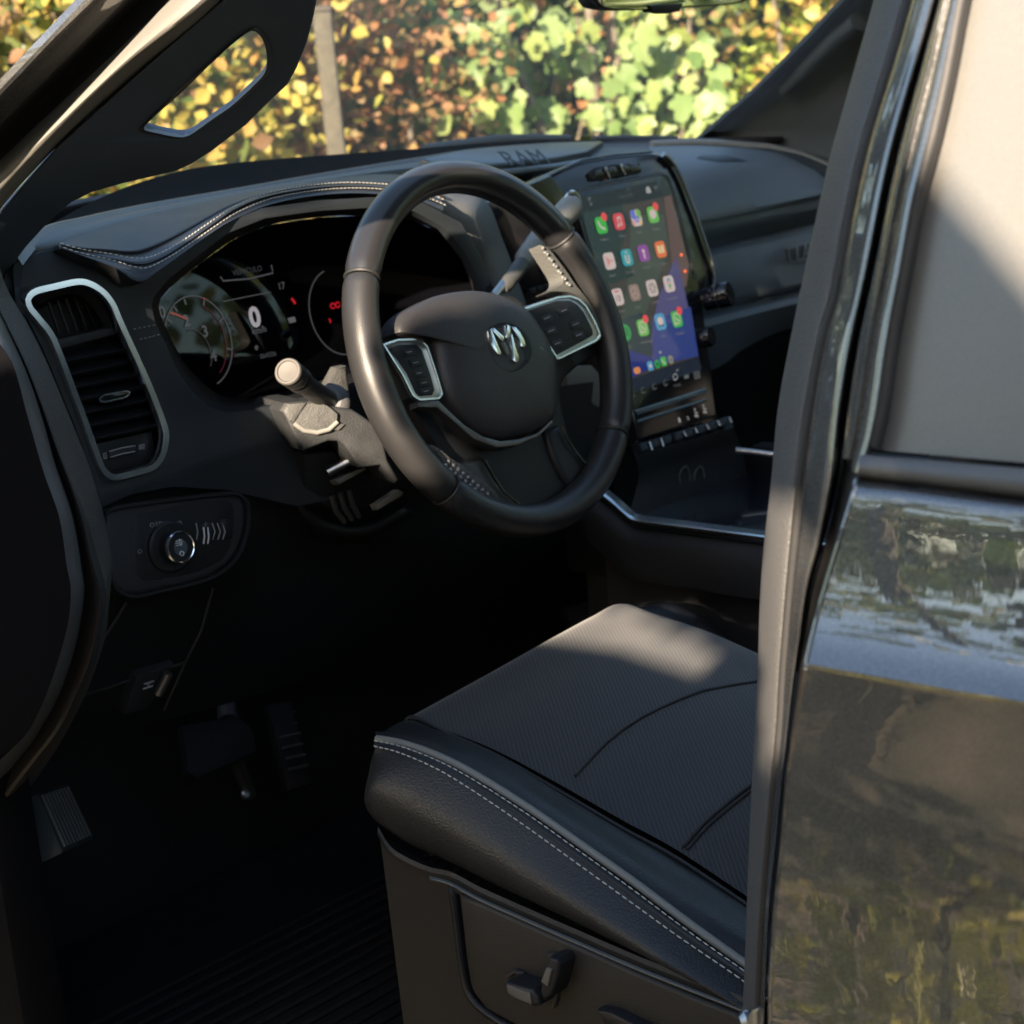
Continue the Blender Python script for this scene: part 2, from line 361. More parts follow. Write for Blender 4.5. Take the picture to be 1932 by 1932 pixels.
hood = loft('hood', [[(.10, 1.22, 1.40), (.12, 1.9, 1.38), (.20, 2.75, 1.27)], [(.35, 1.25, 1.47), (.40, 1.9, 1.455), (.45, 2.85, 1.33)], [(.98, 1.30, 1.50), (.98, 1.9, 1.49), (.98, 2.95, 1.38)], [(1.61, 1.25, 1.47), (1.56, 1.9, 1.455), (1.51, 2.85, 1.33)], [(1.86, 1.22, 1.40), (1.84, 1.9, 1.38), (1.76, 2.75, 1.27)]], MT['paint'], truck, 24, cross=5, thick=.012)
abox('engine_bay', (.12, 1.12, .55), (XR-.06, 2.75, 1.22), MT['rubber'], truck, .05)
for sx in (.07, XR-.07): abox('front_fender', (sx-.05, 1.05, .62), (sx+.05, 2.75, 1.36), MT['paint'], truck, .04)
abox('sill_panel', (.02, -1.35, .52), (.10, 1.05, .73), MT['paint'], truck, .02)
for wy in (-2.2, 2.0):
    for wx, ax in ((.16, -1), (XR-.16, 1)):
        t = lathe('tyre', [(.24, -.12), (.37, -.12), (.40, -.09), (.40, .09), (.37, .12), (.24, .12)], (wx, wy, .40), (1, 0, 0), MT['rubber'], truck)
        lathe('rim', [(.05, .07), (.22, .05), (.245, .09), (.245, -.09)], (wx, wy, .40), (ax, 0, 0), MT['satin'], t)
abox('cargo_bed', (.05, -3.2, .75), (XR-.03, -1.45, 1.42), MT['paint'], truck, .04)
# far door with its window
fd = abox('passenger_door', (XR-.10, -.30, .72), (XR-.02, 1.04, 1.46), MT['plastic'], truck, .03)
slab('far_window', [(XR-.10, -.28, 1.46), (XR-.10, .98, 1.46), (XR-.25, .30, 1.93), (XR-.25, -.25, 1.95)], (-1, 0, .3), .004, MT['sideglass'], fd, 0)
rd2 = abox('far_rear_door', (XR-.10, -1.30, .72), (XR-.02, -.34, 1.46), MT['plastic'], truck, .03)
slab('far_window', [(XR-.10, -1.28, 1.46), (XR-.10, -.40, 1.46), (XR-.25, -.36, 1.95), (XR-.25, -1.2, 1.95)], (-1, 0, .3), .004, MT['sideglass'], rd2, 0)
loft('far_pillar', [[(XR-.11, -.42, 1.40), (XR-.27, -.38, 1.96)], [(XR-.11, -.28, 1.40), (XR-.27, -.25, 1.96)]], MT['pillar'], truck, 8, thick=.04)

# ---- windshield with its dark surround
WS0 = [Vector((.20, .86, 1.585)), Vector((.5, 1.08, 1.60)), Vector((.98, 1.19, 1.60)), Vector((1.45, 1.10, 1.585)), Vector((1.72, .95, 1.565))]
WS1 = [Vector((.33, .33, 1.945)), Vector((.55, .40, 1.975)), Vector((.98, .44, 1.985)), Vector((1.40, .40, 1.975)), Vector((1.60, .33, 1.945))]
loft('windshield', [WS0, WS1], MT['glass'], truck, 32)
loft('cowl_panel', [[p+Vector((0, .02, -.012)) for p in WS0], [p+Vector((0, .16, -.085)) for p in WS0]], MT['rubber'], truck, 32, thick=.008)
wp = tube('wiper', ys([(800, 282, 1.20), (880, 272, 1.22), (940, 264, 1.22), (1000, 262.5, 1.21), (1075, 264, 1.2)]), .008, MT['rubber'], truck)
tube('wiper', ys([(1120, 263, 1.2), (1200, 262, 1.19), (1275, 263.5, 1.17)]), .006, MT['rubber'], truck)

# ---- rear view mirror
mx = [Y(1108, -14, .70), Y(1112, 6, .70), Y(1128, 16, .70), Y(1180, 20, .70), Y(1300, 14, .70), Y(1385, 8, .70), Y(1408, -2, .70), Y(1412, -20, .70), Y(1408, -60, .70), Y(1380, -72, .70), Y(1130, -55, .70), Y(1112, -45, .70)]
mirror = dome('rear_view_mirror', mx, (-.25, -1, -.05), [(.9, -.035), (1, -.02), (1, 0), (.985, .003)], MT['plastic2'], truck)
c = sum(mx, Vector())/len(mx)
dome('mirror_glass', [c+(p-c)*.93 for p in mx], (-.25, -1, -.05), [(1, .0034), (1, .0046), (.99, .0052)], mat('mirror_silver', (.86, .86, .82), .03, metal=1), mirror)
slab('button', [Y(1225, 10, .692), Y(1290, 6, .692), Y(1282, 22, .692), Y(1255, 26, .692), Y(1232, 22, .692)], (-.25, -1, -.05), .02, MT['plastic2'], mirror, .001)
tube('mirror_stem', [c+Vector((.0, .03, 0)), c+Vector((0, .06, .06)), Vector((.98, .50, 1.93))], .012, MT['plastic2'], mirror)

# ---- driver's A pillar: painted outside, seal, inner trim with grab handle
def ap(pts): return [X(u, v, x) for u, v, x in pts]
e0 = ap([(-140, 290, -.005), (0, 149, .01), (142, 0, .035), (330, -200, .07)])
e1 = ap([(-130, 318, -.002), (0, 180, .012), (170, 0, .037), (360, -200, .072)])
e2 = ap([(-110, 325, .014), (0, 203, .03), (195, 0, .055), (385, -200, .09)])
e3 = ap([(-90, 335, .035), (0, 236, .05), (235, 0, .075), (425, -200, .11)])
ap_body = loft('front_pillar', [e0, e1, e2, e3], MT['paint'], truck, 40, cross=3)
e4 = ap([(-90, 350, .07), (0, 262, .085), (262, 0, .11), (450, -200, .14)])
e5 = ap([(-80, 400, .060), (0, 303, .075), (322, 0, .10), (510, -200, .13)])
e6 = ap([(-70, 425, .05), (0, 331, .062), (100, 238, .07), (231, 115, .08), (360, 0, .088), (560, -200, .12)])
e7 = ap([(-70, 468, .055), (0, 371, .07), (100, 262, .078), (240, 128, .088), (397, 0, .096), (590, -200, .13)])
e8 = ap([(-60, 490, .085), (0, 395, .10), (110, 274, .11), (260, 138, .12), (420, 0, .125), (610, -200, .16)])
loft('pillar_channel', [e3, e4, e5], MT['rubber'], ap_body, 40, cross=3)
loft('pillar_seal', [e5, e6, e7, e8], mat('pillar_seal_rubber', (.20, .195, .18), .6, bump=700, bstr=.2), ap_body, 40, cross=4)
# inner trim: a shaped panel with the handle opening
def trimx(u, v):                                       # the trim turns away inwards from the seal and follows the pillar up
    return .088 + .00072*max(0, .683*u+.731*(v-371)) + .00005*max(-200, min(500, u-.9*v+334))*.6
def tp(u, v, k=0): return X(u, v, trimx(u, v)+k)
outer = [(-60, 505), (0, 398), (110, 276), (262, 139), (422, 0), (520, -90), (620, -90), (598, 0), (592, 33), (579, 83), (559, 132), (542, 162), (506, 195), (463, 238), (397, 288), (360, 311), (331, 324), (231, 347), (172, 364), (132, 384), (99, 413), (73, 440), (46, 470), (0, 532), (-50, 600)]
hole = [(271, 243), (300, 251), (332, 257), (350, 257), (366, 249), (404, 222), (441, 196), (486, 154), (500, 137), (505, 122), (505, 105), (501, 84), (492, 66), (482, 57), (470, 58), (440, 80), (390, 126), (340, 174), (300, 210), (278, 231)]
O = [tp(*p) for p in outer]; H = [tp(*p) for p in hole]; nrm = Vector((-.62, -.72, -.14)).normalized()
trim = slab('pillar_trim', O, nrm, .03, MT['pillar'], ap_body, .004, 3, [H])
hb = resample(H, 80, True)
cH = sum(hb, Vector())/80
loft('grab_handle', [[p+(p-cH).normalized()*.004+nrm*.001 for p in hb], [p+(p-cH).normalized()*.001+nrm*.004 for p in hb], [p-(p-cH).normalized()*.001+nrm*.001 for p in hb], [p+(p-cH).normalized()*.0015-nrm*.034 for p in hb]], mat('handle_liner', (.05, .056, .066), .42, bump=900, bstr=.1), ap_body, 80, closed=True, cross=3, smooth_rows=False)
# ---- passenger's A pillar
pp = lambda pts: [X(u, v, x) for u, v, x in pts]
q0 = pp([(1290, 292, 1.66), (1322, 264, 1.66), (1375, 218, 1.655), (1432, 168, 1.645), (1520, 82, 1.625), (1606, -8, 1.60), (1720, -120, 1.56)])
q1 = pp([(1330, 300, 1.69), (1372, 262, 1.70), (1430, 212, 1.70), (1490, 160, 1.69), (1570, 85, 1.67), (1650, 0, 1.64), (1760, -110, 1.60)])
q2 = pp([(1480, 330, 1.73), (1530, 270, 1.74), (1570, 222, 1.735), (1610, 168, 1.725), (1670, 95, 1.71), (1730, 20, 1.69), (1830, -90, 1.65)])
q3 = pp([(1600, 350, 1.75), (1650, 280, 1.755), (1690, 230, 1.75), (1730, 170, 1.74), (1780, 100, 1.73), (1830, 20, 1.71), (1900, -90, 1.67)])
p2 = loft('far_front_pillar', [q0, q1, q2, q3], mat('far_pillar_trim', (.070, .078, .088), .55, bump=600, bstr=.15, var=.15, vscale=4), truck, 40, cross=5)
loft('pillar_edge', [[a+Vector((-.004, .012, 0)) for a in q0], [a+Vector((-.012, -.004, .0)) for a in q0], [a+Vector((.012, -.010, .0)) for a in q0]], MT['plastic2'], p2, 40)
gh = pp([(1478, 172, 1.675), (1500, 150, 1.665), (1540, 108, 1.65), (1580, 70, 1.64), (1620, 40, 1.63)])
tube('grab_handle', gh, .013, mat('far_handle', (.05, .056, .062), .5), p2, 10, taper=lambda t: .6+.6*t)

# ================================================================== DASHBOARD
dash = empty('dashboard', (0, 0, 0), truck)
A0 = ys([(20, 478, .74), (60, 448, .80), (140, 398, .90), (240, 352, 1.0), (331, 325, 1.06), (400, 312, 1.09), (520, 300, 1.11), (638, 291, 1.13), (793, 280, 1.14), (930, 269, 1.14), (1060, 265, 1.14), (1200, 263, 1.13), (1335, 262, 1.08), (1450, 270, 1.01), (1560, 290, .95), (1660, 312, .90)])
B0 = ys([(20, 492, .71), (73, 436, .77), (160, 413, .83), (264, 391, .90), (446, 359, .97), (575, 336, 1.0), (700, 315, 1.02), (793, 300, 1.03), (882, 286, 1.05), (960, 279, 1.06), (1050, 275.5, 1.06), (1137, 275, 1.05), (1260, 272, 1.03), (1360, 271, 1.0), (1460, 278, .95), (1560, 305, .90), (1660, 340, .86)])
loft('defroster_band', [A0, [(a+b)/2+Vector((0, 0, -.004)) for a, b in zip(resample(A0, 60), resample(B0, 60))], resample(B0, 60)], mat('band_black', (.006, .006, .007), .9, spec=.06), dash, 120)
B1 = [p+Vector((0, -.004, .003)) for p in resample(B0, 90)]; B2 = [p+Vector((0, -.012, .003)) for p in resample(B0, 90)]
loft('top_rim', [resample(B0, 90), B1, B2, [p+Vector((0, -.018, -.004)) for p in resample(B0, 90)]], mat('rim_vinyl', (.075, .08, .085), .36), dash, 120, smooth_rows=False)
C0 = ys([(25, 505, .70), (60, 474, .725), (112, 461, .735), (250, 412, .82), (420, 373, .89), (560, 347, .93), (700, 326, .955), (800, 315, .96), (900, 312, .96), (1000, 322, .95), (1060, 330, .94), (1140, 300, .98), (1225, 292, .99), (1262, 296, .97), (1340, 300, .93), (1450, 310, .90), (1560, 335, .85), (1660, 372, .81)])
loft('dash_top', [[p+Vector((0, -.014, -.001)) for p in resample(B0, 60)], [p+Vector((0, .0, .000)) for p in resample(C0, 60)], [p+Vector((0, .004, -.030)) for p in resample(C0, 60)]], MT['soft'], dash, 120, cross=4)
# centre tray with the raised name
tr = [(796, 316, .965), (880, 299, 1.0), (960, 290, 1.025), (1040, 284, 1.03), (1140, 281, 1.03), (1110, 300, .97), (1050, 313, .955), (960, 325, .945), (880, 330, .945), (820, 327, .95)]
def up_(pts, k): return [p+Vector((0, 0, k)) for p in pts]
tray = slab('dash_tray', up_(ys(tr), .012), (0, -.25, 1), .02, mat('tray_vinyl', (.055, .065, .078), .33, bump=900, bstr=.15), dash, .004, 3)
tc0 = Y(985, 300.5, .985)+Vector((0, 0, .0145))
TC = [Vector(p) for p in up_(ys(tr), .012)]; tcen = sum(TC, Vector())/len(TC); bN = None
A_m = np.array([p-tcen for p in TC]); TN = Vector(np.linalg.svd(A_m)[2][2]); TN = TN if TN.z > 0 else -TN
TCp = Pl(985, 300.5, tcen+TN*.0012, TN); tex = (Pl(1020, 298, tcen, TN)-Pl(950, 302.5, tcen, TN)).normalized()
text('dash_lettering', 'RAM', .043, TCp+Vector((0, -.006, .001)), tex, (0, .72, .60), mat('letter_vinyl', (.016, .021, .028), .5), tray, .0004)
tube('tray_lip', ys([(880, 334, .935), (960, 327, .94), (1050, 316, .95), (1110, 305, .965)]), .006, mat('lip_vinyl', (.07, .08, .09), .3), dash, 8)
# far side face of the dash
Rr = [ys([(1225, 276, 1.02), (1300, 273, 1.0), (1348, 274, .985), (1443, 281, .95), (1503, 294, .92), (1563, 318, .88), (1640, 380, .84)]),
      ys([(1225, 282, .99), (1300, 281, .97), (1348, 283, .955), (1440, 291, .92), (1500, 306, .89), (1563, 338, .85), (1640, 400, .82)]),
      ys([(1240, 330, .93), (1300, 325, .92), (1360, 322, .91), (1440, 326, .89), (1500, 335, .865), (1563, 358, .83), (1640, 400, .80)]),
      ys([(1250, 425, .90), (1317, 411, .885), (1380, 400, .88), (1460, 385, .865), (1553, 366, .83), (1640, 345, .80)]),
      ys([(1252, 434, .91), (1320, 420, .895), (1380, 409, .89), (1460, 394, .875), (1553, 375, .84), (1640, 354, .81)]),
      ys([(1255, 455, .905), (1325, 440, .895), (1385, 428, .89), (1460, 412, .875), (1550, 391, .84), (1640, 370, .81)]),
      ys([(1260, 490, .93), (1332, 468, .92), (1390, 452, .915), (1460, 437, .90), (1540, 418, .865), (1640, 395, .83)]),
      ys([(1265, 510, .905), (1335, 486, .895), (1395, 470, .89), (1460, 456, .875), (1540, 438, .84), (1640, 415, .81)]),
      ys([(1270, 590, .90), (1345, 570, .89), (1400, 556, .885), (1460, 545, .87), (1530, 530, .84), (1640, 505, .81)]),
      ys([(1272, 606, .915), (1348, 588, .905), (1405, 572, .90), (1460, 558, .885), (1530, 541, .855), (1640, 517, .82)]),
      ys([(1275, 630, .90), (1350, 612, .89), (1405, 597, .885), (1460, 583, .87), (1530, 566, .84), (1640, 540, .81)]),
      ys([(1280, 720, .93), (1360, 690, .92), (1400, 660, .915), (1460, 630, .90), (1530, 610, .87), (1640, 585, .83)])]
pf = loft('passenger_fascia', Rr, mat('fascia_glare_vinyl', (.105, .128, .148), .42, bump=650, bstr=.25, var=.12, vscale=5, btype='voronoi'), dash, 60, cross=3)  # vinyl colour lightened to stand in for glare haze over the far dash
tube('fascia_rim', [p+Vector((0, -.004, .002)) for p in Rr[0]], .0065, mat('rim_chrome_grey', (.20, .195, .18), .3), pf, 8)
bd = [(1486, 470, .843), (1494, 467, .843), (1600, 440, .843), (1606, 444, .843), (1604, 464, .843), (1598, 470, .843), (1498, 495, .843), (1490, 492, .843)]
bdg = slab('name_badge', ys(bd), (-.1, -1, .05), .006, MT['badge'], pf, .002)
ring('badge_rim', [p+Vector((0, -.0005, 0)) for p in ys(bd)], (-.1, -1, .05), .003, .0015, mat('badge_edge', (.16, .175, .185), .5), pf, 60, False)
a, b = Y(1497, 482, .841), Y(1596, 455, .841)
text('badge_lettering', 'LARAMIE', (b-a).length*.235, (a+b)/2+Vector((0, -.0012, 0)), b-a, (0, 0, 1), mat('badge_letter', (.20, .22, .23), .5), pf, .0008)
# glovebox and knee space
loft('glove_box', [[p+Vector((0, .0, 0)) for p in Rr[-1]], ys([(1290, 850, 1.0), (1360, 830, 1.0), (1420, 800, 1.0), (1480, 790, .99), (1640, 760, .95)]), ys([(1290, 960, 1.03), (1360, 960, 1.03), (1420, 960, 1.03), (1480, 960, 1.02), (1640, 960, 1.0)])], MT['plastic2'], dash, 40, cross=4)

# ---- driver's side: face panel with openings
NF = Vector((-.05, -1, .12)).normalized(); PF = Y(180, 700, .70)
def F(u, v, k=0): return Pl(u, v, PF+NF*k, NF)
vent_out = [(41, 562), (48, 550), (62, 543), (100, 534), (132, 527), (152, 527), (172, 535), (192, 550), (208, 572), (220, 600), (240, 644), (262, 692), (285, 745), (304, 795), (311, 818), (311, 838), (305, 862), (296, 878), (282, 890), (250, 899), (216, 907), (200, 904), (187, 890), (178, 868), (150, 790), (120, 710), (96, 648), (82, 622), (60, 595), (46, 578)]
cvh = lambda s: (lambda c: [(c[0]+(u-c[0])*s, c[1]+(v-c[1])*s) for u, v in vent_out])((178, 716))
clus = [(286, 575), (290, 560), (320, 525), (370, 485), (430, 440), (500, 412), (600, 398), (700, 392), (780, 398), (840, 430), (880, 480), (905, 530), (915, 580), (880, 640), (800, 690), (700, 722), (600, 742), (520, 762), (470, 774), (425, 778), (392, 766), (360, 736), (332, 694), (308, 640), (292, 605)]
face_o = [(4, 545), (12, 512), (40, 492), (80, 474), (118, 470), (165, 486), (215, 508), (258, 534), (300, 505), (360, 462), (430, 418), (500, 392), (600, 378), (705, 372), (800, 384), (870, 420), (905, 480), (930, 540), (945, 600), (940, 700), (900, 800), (820, 880), (700, 930), (560, 955), (430, 925), (330, 918), (250, 932), (192, 958), (186, 930), (170, 880), (140, 800), (105, 715), (82, 660), (52, 600), (20, 570)]
face = slab('face_panel', [F(*p) for p in face_o], NF, .012, mat('face_vinyl', (.020, .024, .028), .45, spec=.35, bump=700, bstr=.25, btype='voronoi'), dash, .004, 2, [[F(*p) for p in vent_out], [F(*p) for p in clus]])
# leather hood pad over the cluster
P0 = ys([(110, 463, .728), (124, 452, .745), (150, 443, .76), (250, 411, .82), (420, 373, .885), (560, 347, .92), (690, 330, .935), (780, 332, .93), (850, 352, .90)])
P1 = ys([(113, 466, .715), (135, 461, .725), (170, 456, .735), (270, 436, .77), (425, 385, .82), (555, 353, .85), (680, 341, .86), (775, 344, .85), (845, 362, .83)])
P2 = ys([(113, 468, .704), (150, 479, .698), (205, 488, .695), (262, 497, .690), (300, 487, .692), (345, 462, .70), (400, 425, .712), (445, 396, .72), (500, 374, .727), (570, 360, .732), (640, 353, .735), (705, 354, .733), (775, 362, .73), (835, 384, .725)])
P3 = ys([(113, 470, .700), (160, 487, .690), (215, 509, .684), (258, 536, .680), (300, 510, .682), (350, 473, .690), (410, 431, .70), (455, 408, .708), (505, 388, .714), (570, 374, .718), (640, 367, .72), (705, 368, .718), (775, 377, .715), (830, 400, .71)])
P4 = [p+Vector((.004, .05, -.006)) for p in P3]
pad = loft('hood_pad', [resample(P0, 60), resample(P1, 60), [p+Vector((0, .003, .002)) for p in resample(P2, 60)], [p+Vector((0, -.001, 0)) for p in resample(P2, 60)]], MT['leather'], dash, 140, cross=4)
loft('hood_lip', [resample(P2, 60), [a.lerp(b, .5)+Vector((0, -.003, 0)) for a, b in zip(resample(P2, 60), resample(P3, 60))], resample(P3, 60), resample(P4, 60)], MT['leather'], dash, 140, cross=4)
tube('seam_groove', resample(P2, 120), .0016, MT['rubber'], pad, 6)
tube('seam_welt', [a.lerp(b, .35)+Vector((0, -.002, .002)) for a, b in zip(resample(P2, 120), resample(P1, 120))], .0018, MT['leather'], pad, 6)
for q in ([(251, 621), (272, 617), (292, 613)], [(263, 640), (282, 636), (300, 631)]): stitches('stitching', [F(u, v, .0008) for u, v in q], .0042, .003, .0005, MT['dimprint'], face, (0, -.0004, 0))
stitches('stitching', [p+Vector((0, -.001, .0035)) for p in resample(P2, 40)], .0052, .0036, .0006, MT['thread'], pad, (0, -.0006, .0008))
stitches('stitching', [a.lerp(b, .28)+Vector((0, -.0045, .0006)) for a, b in zip(resample(P2, 40), resample(P3, 40))], .0052, .0036, .0006, MT['thread'], pad, (0, -.0008, .0003))
# cluster tub, screen and lens
NC = Vector((0, -1, .16)).normalized(); PC = Y(480, 600, .845)
def K(u, v, k=0): return Pl(u, v, PC+NC*k, NC)
disp = [(299, 577), (302, 565), (330, 535), (380, 495), (440, 452), (510, 424), (600, 410), (700, 406), (780, 415), (835, 445), (870, 490), (890, 540), (895, 590), (860, 640), (780, 682), (690, 708), (600, 728), (520, 744), (470, 752), (438, 752), (408, 742), (376, 716), (346, 682), (324, 642), (306, 602)]
loft('cluster_tub', [[F(*p) for p in clus], [F(u*.6+a*.4, v*.6+b*.4, -.04) for (u, v), (a, b) in zip(clus, disp)], [K(*p) for p in disp]], MT['plastic2'], dash, 120, closed=True, cross=3)
cl = slab('instrument_cluster', [K(*p) for p in disp], NC, .01, MT['lens'], truck, 0)
def flat(name, pts, k, m, parent, fr=K, nn=None, depth=.0006): return slab(name, [fr(u, v, k) for u, v in pts], nn if nn is not None else NC, depth, m, parent, 0)
white = emis('display_white', (150, 150, 148)); dimw = emis('display_dim', (66, 66, 68)); red = emis('display_red', (175, 20, 34)); dred = emis('display_dark_red', (70, 24, 32))
blu = emis('display_blue', (44, 60, 112)); ora = emis('lamp_orange', (255, 110, 60), 1.4); brown = emis('display_brown', (60, 46, 40))
def arc(c, rx, ry, a0, a1, n=40, tilt=0.):
    t = math.radians(tilt); out = []
    for i in range(n+1):
        a = math.radians(a0+(a1-a0)*i/n); x, y = rx*math.cos(a), -ry*math.sin(a); out.append((c[0]+x*math.cos(t)-y*math.sin(t), c[1]+x*math.sin(t)+y*math.cos(t)))
    return out
def kline(name, pts, r, m, k=.0012): return tube(name, [K(u, v, k) for u, v in pts], r, m, cl, 5, flat=.5, upv=NC)
kline('gauge_ring', arc((374, 645), 62, 88, 150, -75, 60, -14), .0008, dimw); kline('gauge_ring', arc((374, 647), 52, 74, 60, -60, 40, -14), .0005, dred)
kline('gauge_ring', arc((368, 668), 30, 46, 95, -40, 40, -14), .0006, emis('display_faint', (45, 45, 48)))
kline('gauge_ring', arc((640, 588), 55, 82, 100, 265, 50, -14), .0008, dimw)
kline('gauge_needle', [(321, 590), (334, 594), (352, 602)], .0013, emis('needle_orange', (120, 66, 58)))
for s, u, v in (('2', 352, 606), ('3', 387, 626), ('4', 403, 672), ('0', 306, 590)):
    text('gauge_numeral', s, .017, K(u, v, .0012), (.97, 0, .0), (0, .16, 1), dimw, cl, bold=.0004)
for a in (140, 118, 96, 60, 22, -20): kline('gauge_tick', [arc((374, 645), 60, 85, a, a, 1, -14)[0], arc((374, 645), 52, 74, a, a, 1, -14)[0]], .0011, dimw)
text('speed_readout', '0', .030, K(481, 600, .0012), (1, 0, 0), (0, .16, 1), emis('speed_white', (150, 146, 150)), cl, bold=.0011)
text('speed_unit', 'km/h', .0098, K(489, 623, .0012), (1, 0, 0), (0, .16, 1), dimw, cl, bold=.0002)
kline('display_frame', [(416, 522), (421, 530), (470, 526), (515, 515), (512, 500)], .0009, dimw)
text('display_caption', 'VEHICULO', .0085, K(467, 511, .0012), (.98, 0, -.0), (0, .16, 1), emis('display_caption_grey', (50, 50, 54)), cl)
kline('display_frame', [(420, 569), (465, 560), (511, 551)], .0006, dimw)
text('temperature_readout', '17', .0105, K(531, 540, .0012), (1, 0, 0), (0, .16, 1), dimw, cl, bold=.0002)
text('warning_lamp', '\u2660', .014, K(631, 576, .0012), (1, 0, 0), (0, .16, 1), red, cl) if False else None
kline('warning_lamp', arc((628, 577), 4, 5, 0, 330, 10), .0009, red); kline('warning_lamp', arc((637, 575), 4, 5, 30, 360, 10), .0009, red)
kline('warning_lamp', [(621, 601), (623, 605), (624, 609)], .0011, red); kline('warning_lamp', [(550, 563), (554, 568), (557, 573)], .0016, red); kline('warning_lamp', [(385, 562), (386, 565)], .001, red)
flat('gear_mark', [(543, 600), (556, 597), (559, 607), (547, 610)], .0012, emis('gear_grey', (85, 85, 88)), cl)
text('odometer', '064026', .0075, K(506, 670, .0012), (.97, 0, 0), (0, .16, 1), dimw, cl); kline('warning_lamp', [(443, 668), (444, 674)], .0009, dred)
kline('warning_lamp', arc((484, 656), 2, 3, 0, 330, 8), .0012, dimw)
# right cheek of the hood with its bright strip
ch1 = ys([(742, 372, .75), (800, 388, .752), (850, 432, .755), (882, 482, .76), (905, 532, .765), (925, 585, .77)])
ch2 = ys([(775, 357, .765), (830, 357, .772), (872, 366, .778), (916, 384, .785), (945, 455, .79), (968, 515, .795), (990, 580, .80)])
loft('hood_cheek', [ch1, ch2], MT['grey'], dash, 40, thick=.006)
slab('trim_strip', ys([(917, 383, .783), (922, 384, .783), (990, 575, .795), (983, 577, .795)]), (-.2, -1, .1), .006, MT['satin'], dash, .001)
slab('centre_panel', ys([(921, 381, .80), (1040, 330, .80), (1075, 380, .80), (1090, 480, .80), (1110, 600, .80), (1010, 620, .81), (988, 575, .81)]), (-.1, -1, .1), .02, MT['gloss'], dash, .002)
for k in range(5):
    slab('button', ys([(1000+k*14, 545+k*-4, .797), (1011+k*14, 542-k*4, .797), (1013+k*14, 551-k*4, .797), (1002+k*14, 554-k*4, .797)]), (-.1, -1, .1), .006, MT['plastic2'], dash, .0008)

# ---- side air vent
vent = ring('air_vent', [F(*p) for p in cvh(.965)], NF, .0085, .007, MT['chrome'], truck, 120)
VI = cvh(.925)
loft('vent_duct', [[F(*p) for p in VI], [F(*p, -.035) for p in cvh(.86)], [F(*p, -.06) for p in cvh(.80)]], MT['plastic2'], vent, 80, closed=True)
loft('vent_duct', [[F(*p, -.06) for p in cvh(.80)], [F(*p, -.061) for p in cvh(.4)], [F(*p, -.061) for p in cvh(.02)]], MT['rubber'], vent, 80, closed=True)
vl = lambda v: (62+(v-575)*.418, 205+(v-575)*.36) if v < 800 else (156+(v-800)*.36, 286+(v-800)*.06)      # inner left/right edge at height v
slab('ledge', [F(98, 642, -.004), F(225, 613, -.004), F(232, 628, -.004), F(105, 662, -.004)], NF, .03, MT['plastic'], vent, .003)
slab('ledge', [F(176, 838, -.008), F(288, 812, -.008), F(293, 850, -.008), F(284, 878, -.008), F(212, 894, -.008), F(196, 886, -.008)], NF, .03, MT['plastic2'], vent, .003)
for v in (668, 692, 716, 740, 764, 788, 812):
    l, r = vl(v)[0]+7, vl(v-24)[1]+2
    a, b = F(l, v+11, -.014), F(min(r, 287), v-13, -.014); m_ = (a+b)/2; e = (b-a)/2
    box('slat', m_, e, NF.cross(e.normalized()).normalized()*.0015+NF*.004, NF*.010-Vector((0, 0, .004)), MT['plastic2'], vent, .0007)
slab('vent_tab', [F(185, 749), F(193, 744), F(238, 736), F(246, 738), F(244, 745), F(236, 751), F(196, 760), F(187, 758)], NF, .012, MT['gloss'], vent, .001)
ring('tab_rim', [F(*p, .0003) for p in ((187, 752), (195, 745.5), (236, 738), (244, 739.5), (242, 745), (234, 750), (197, 758.5), (189, 757.5))], NF, .0019, .0014, MT['chrome'], vent, 48, False)
slab('vent_wheel', [F(205, 851, -.003), F(252, 840, -.003), F(258, 842, -.003), F(257, 853, -.003), F(212, 866, -.003), F(206, 864, -.003)], NF, .014, MT['plastic'], vent, .002)
for du in (0, 11): tube('wheel_line', [F(206+du*.2, 852+du, -.0015), F(230+du*.1, 845+du, -.001), F(255, 841+du, -.0015)], .0006, MT['dimprint'], vent, 5)
ring('vent_symbol', [F(*p, -.0065) for p in ((195, 856), (203, 854), (204, 864), (196, 866))], NF, .0009, .0004, MT['dimprint'], vent, 24, False)
tube('vent_symbol', [F(196, 857, -.0062), F(203, 863, -.0062)], .0004, MT['dimprint'], vent, 4); tube('vent_symbol', [F(203, 856, -.0062), F(197, 865, -.0062)], .0004, MT['dimprint'], vent, 4)
for k in range(4): tube('vent_symbol', [F(262, 840+k*2.6, -.0062), F(273, 838+k*2.6, -.0062)], .00045, MT['dimprint'], vent, 4)
loft('defog_outlet', [[F(u, v, .0005) for u, v in ((60, 556), (100, 546), (150, 540), (190, 568), (214, 620))], [F(u, v, -.018) for u, v in ((74, 575), (105, 560), (148, 556), (178, 585), (200, 625))]], MT['darksatin'], vent, 30)
for k in range(6): tube('grille_bar', [F(92+k*16, 570-k*3, -.045), F(112+k*17, 630-k*3, -.045)], .0015, MT['plastic2'], vent, 5)

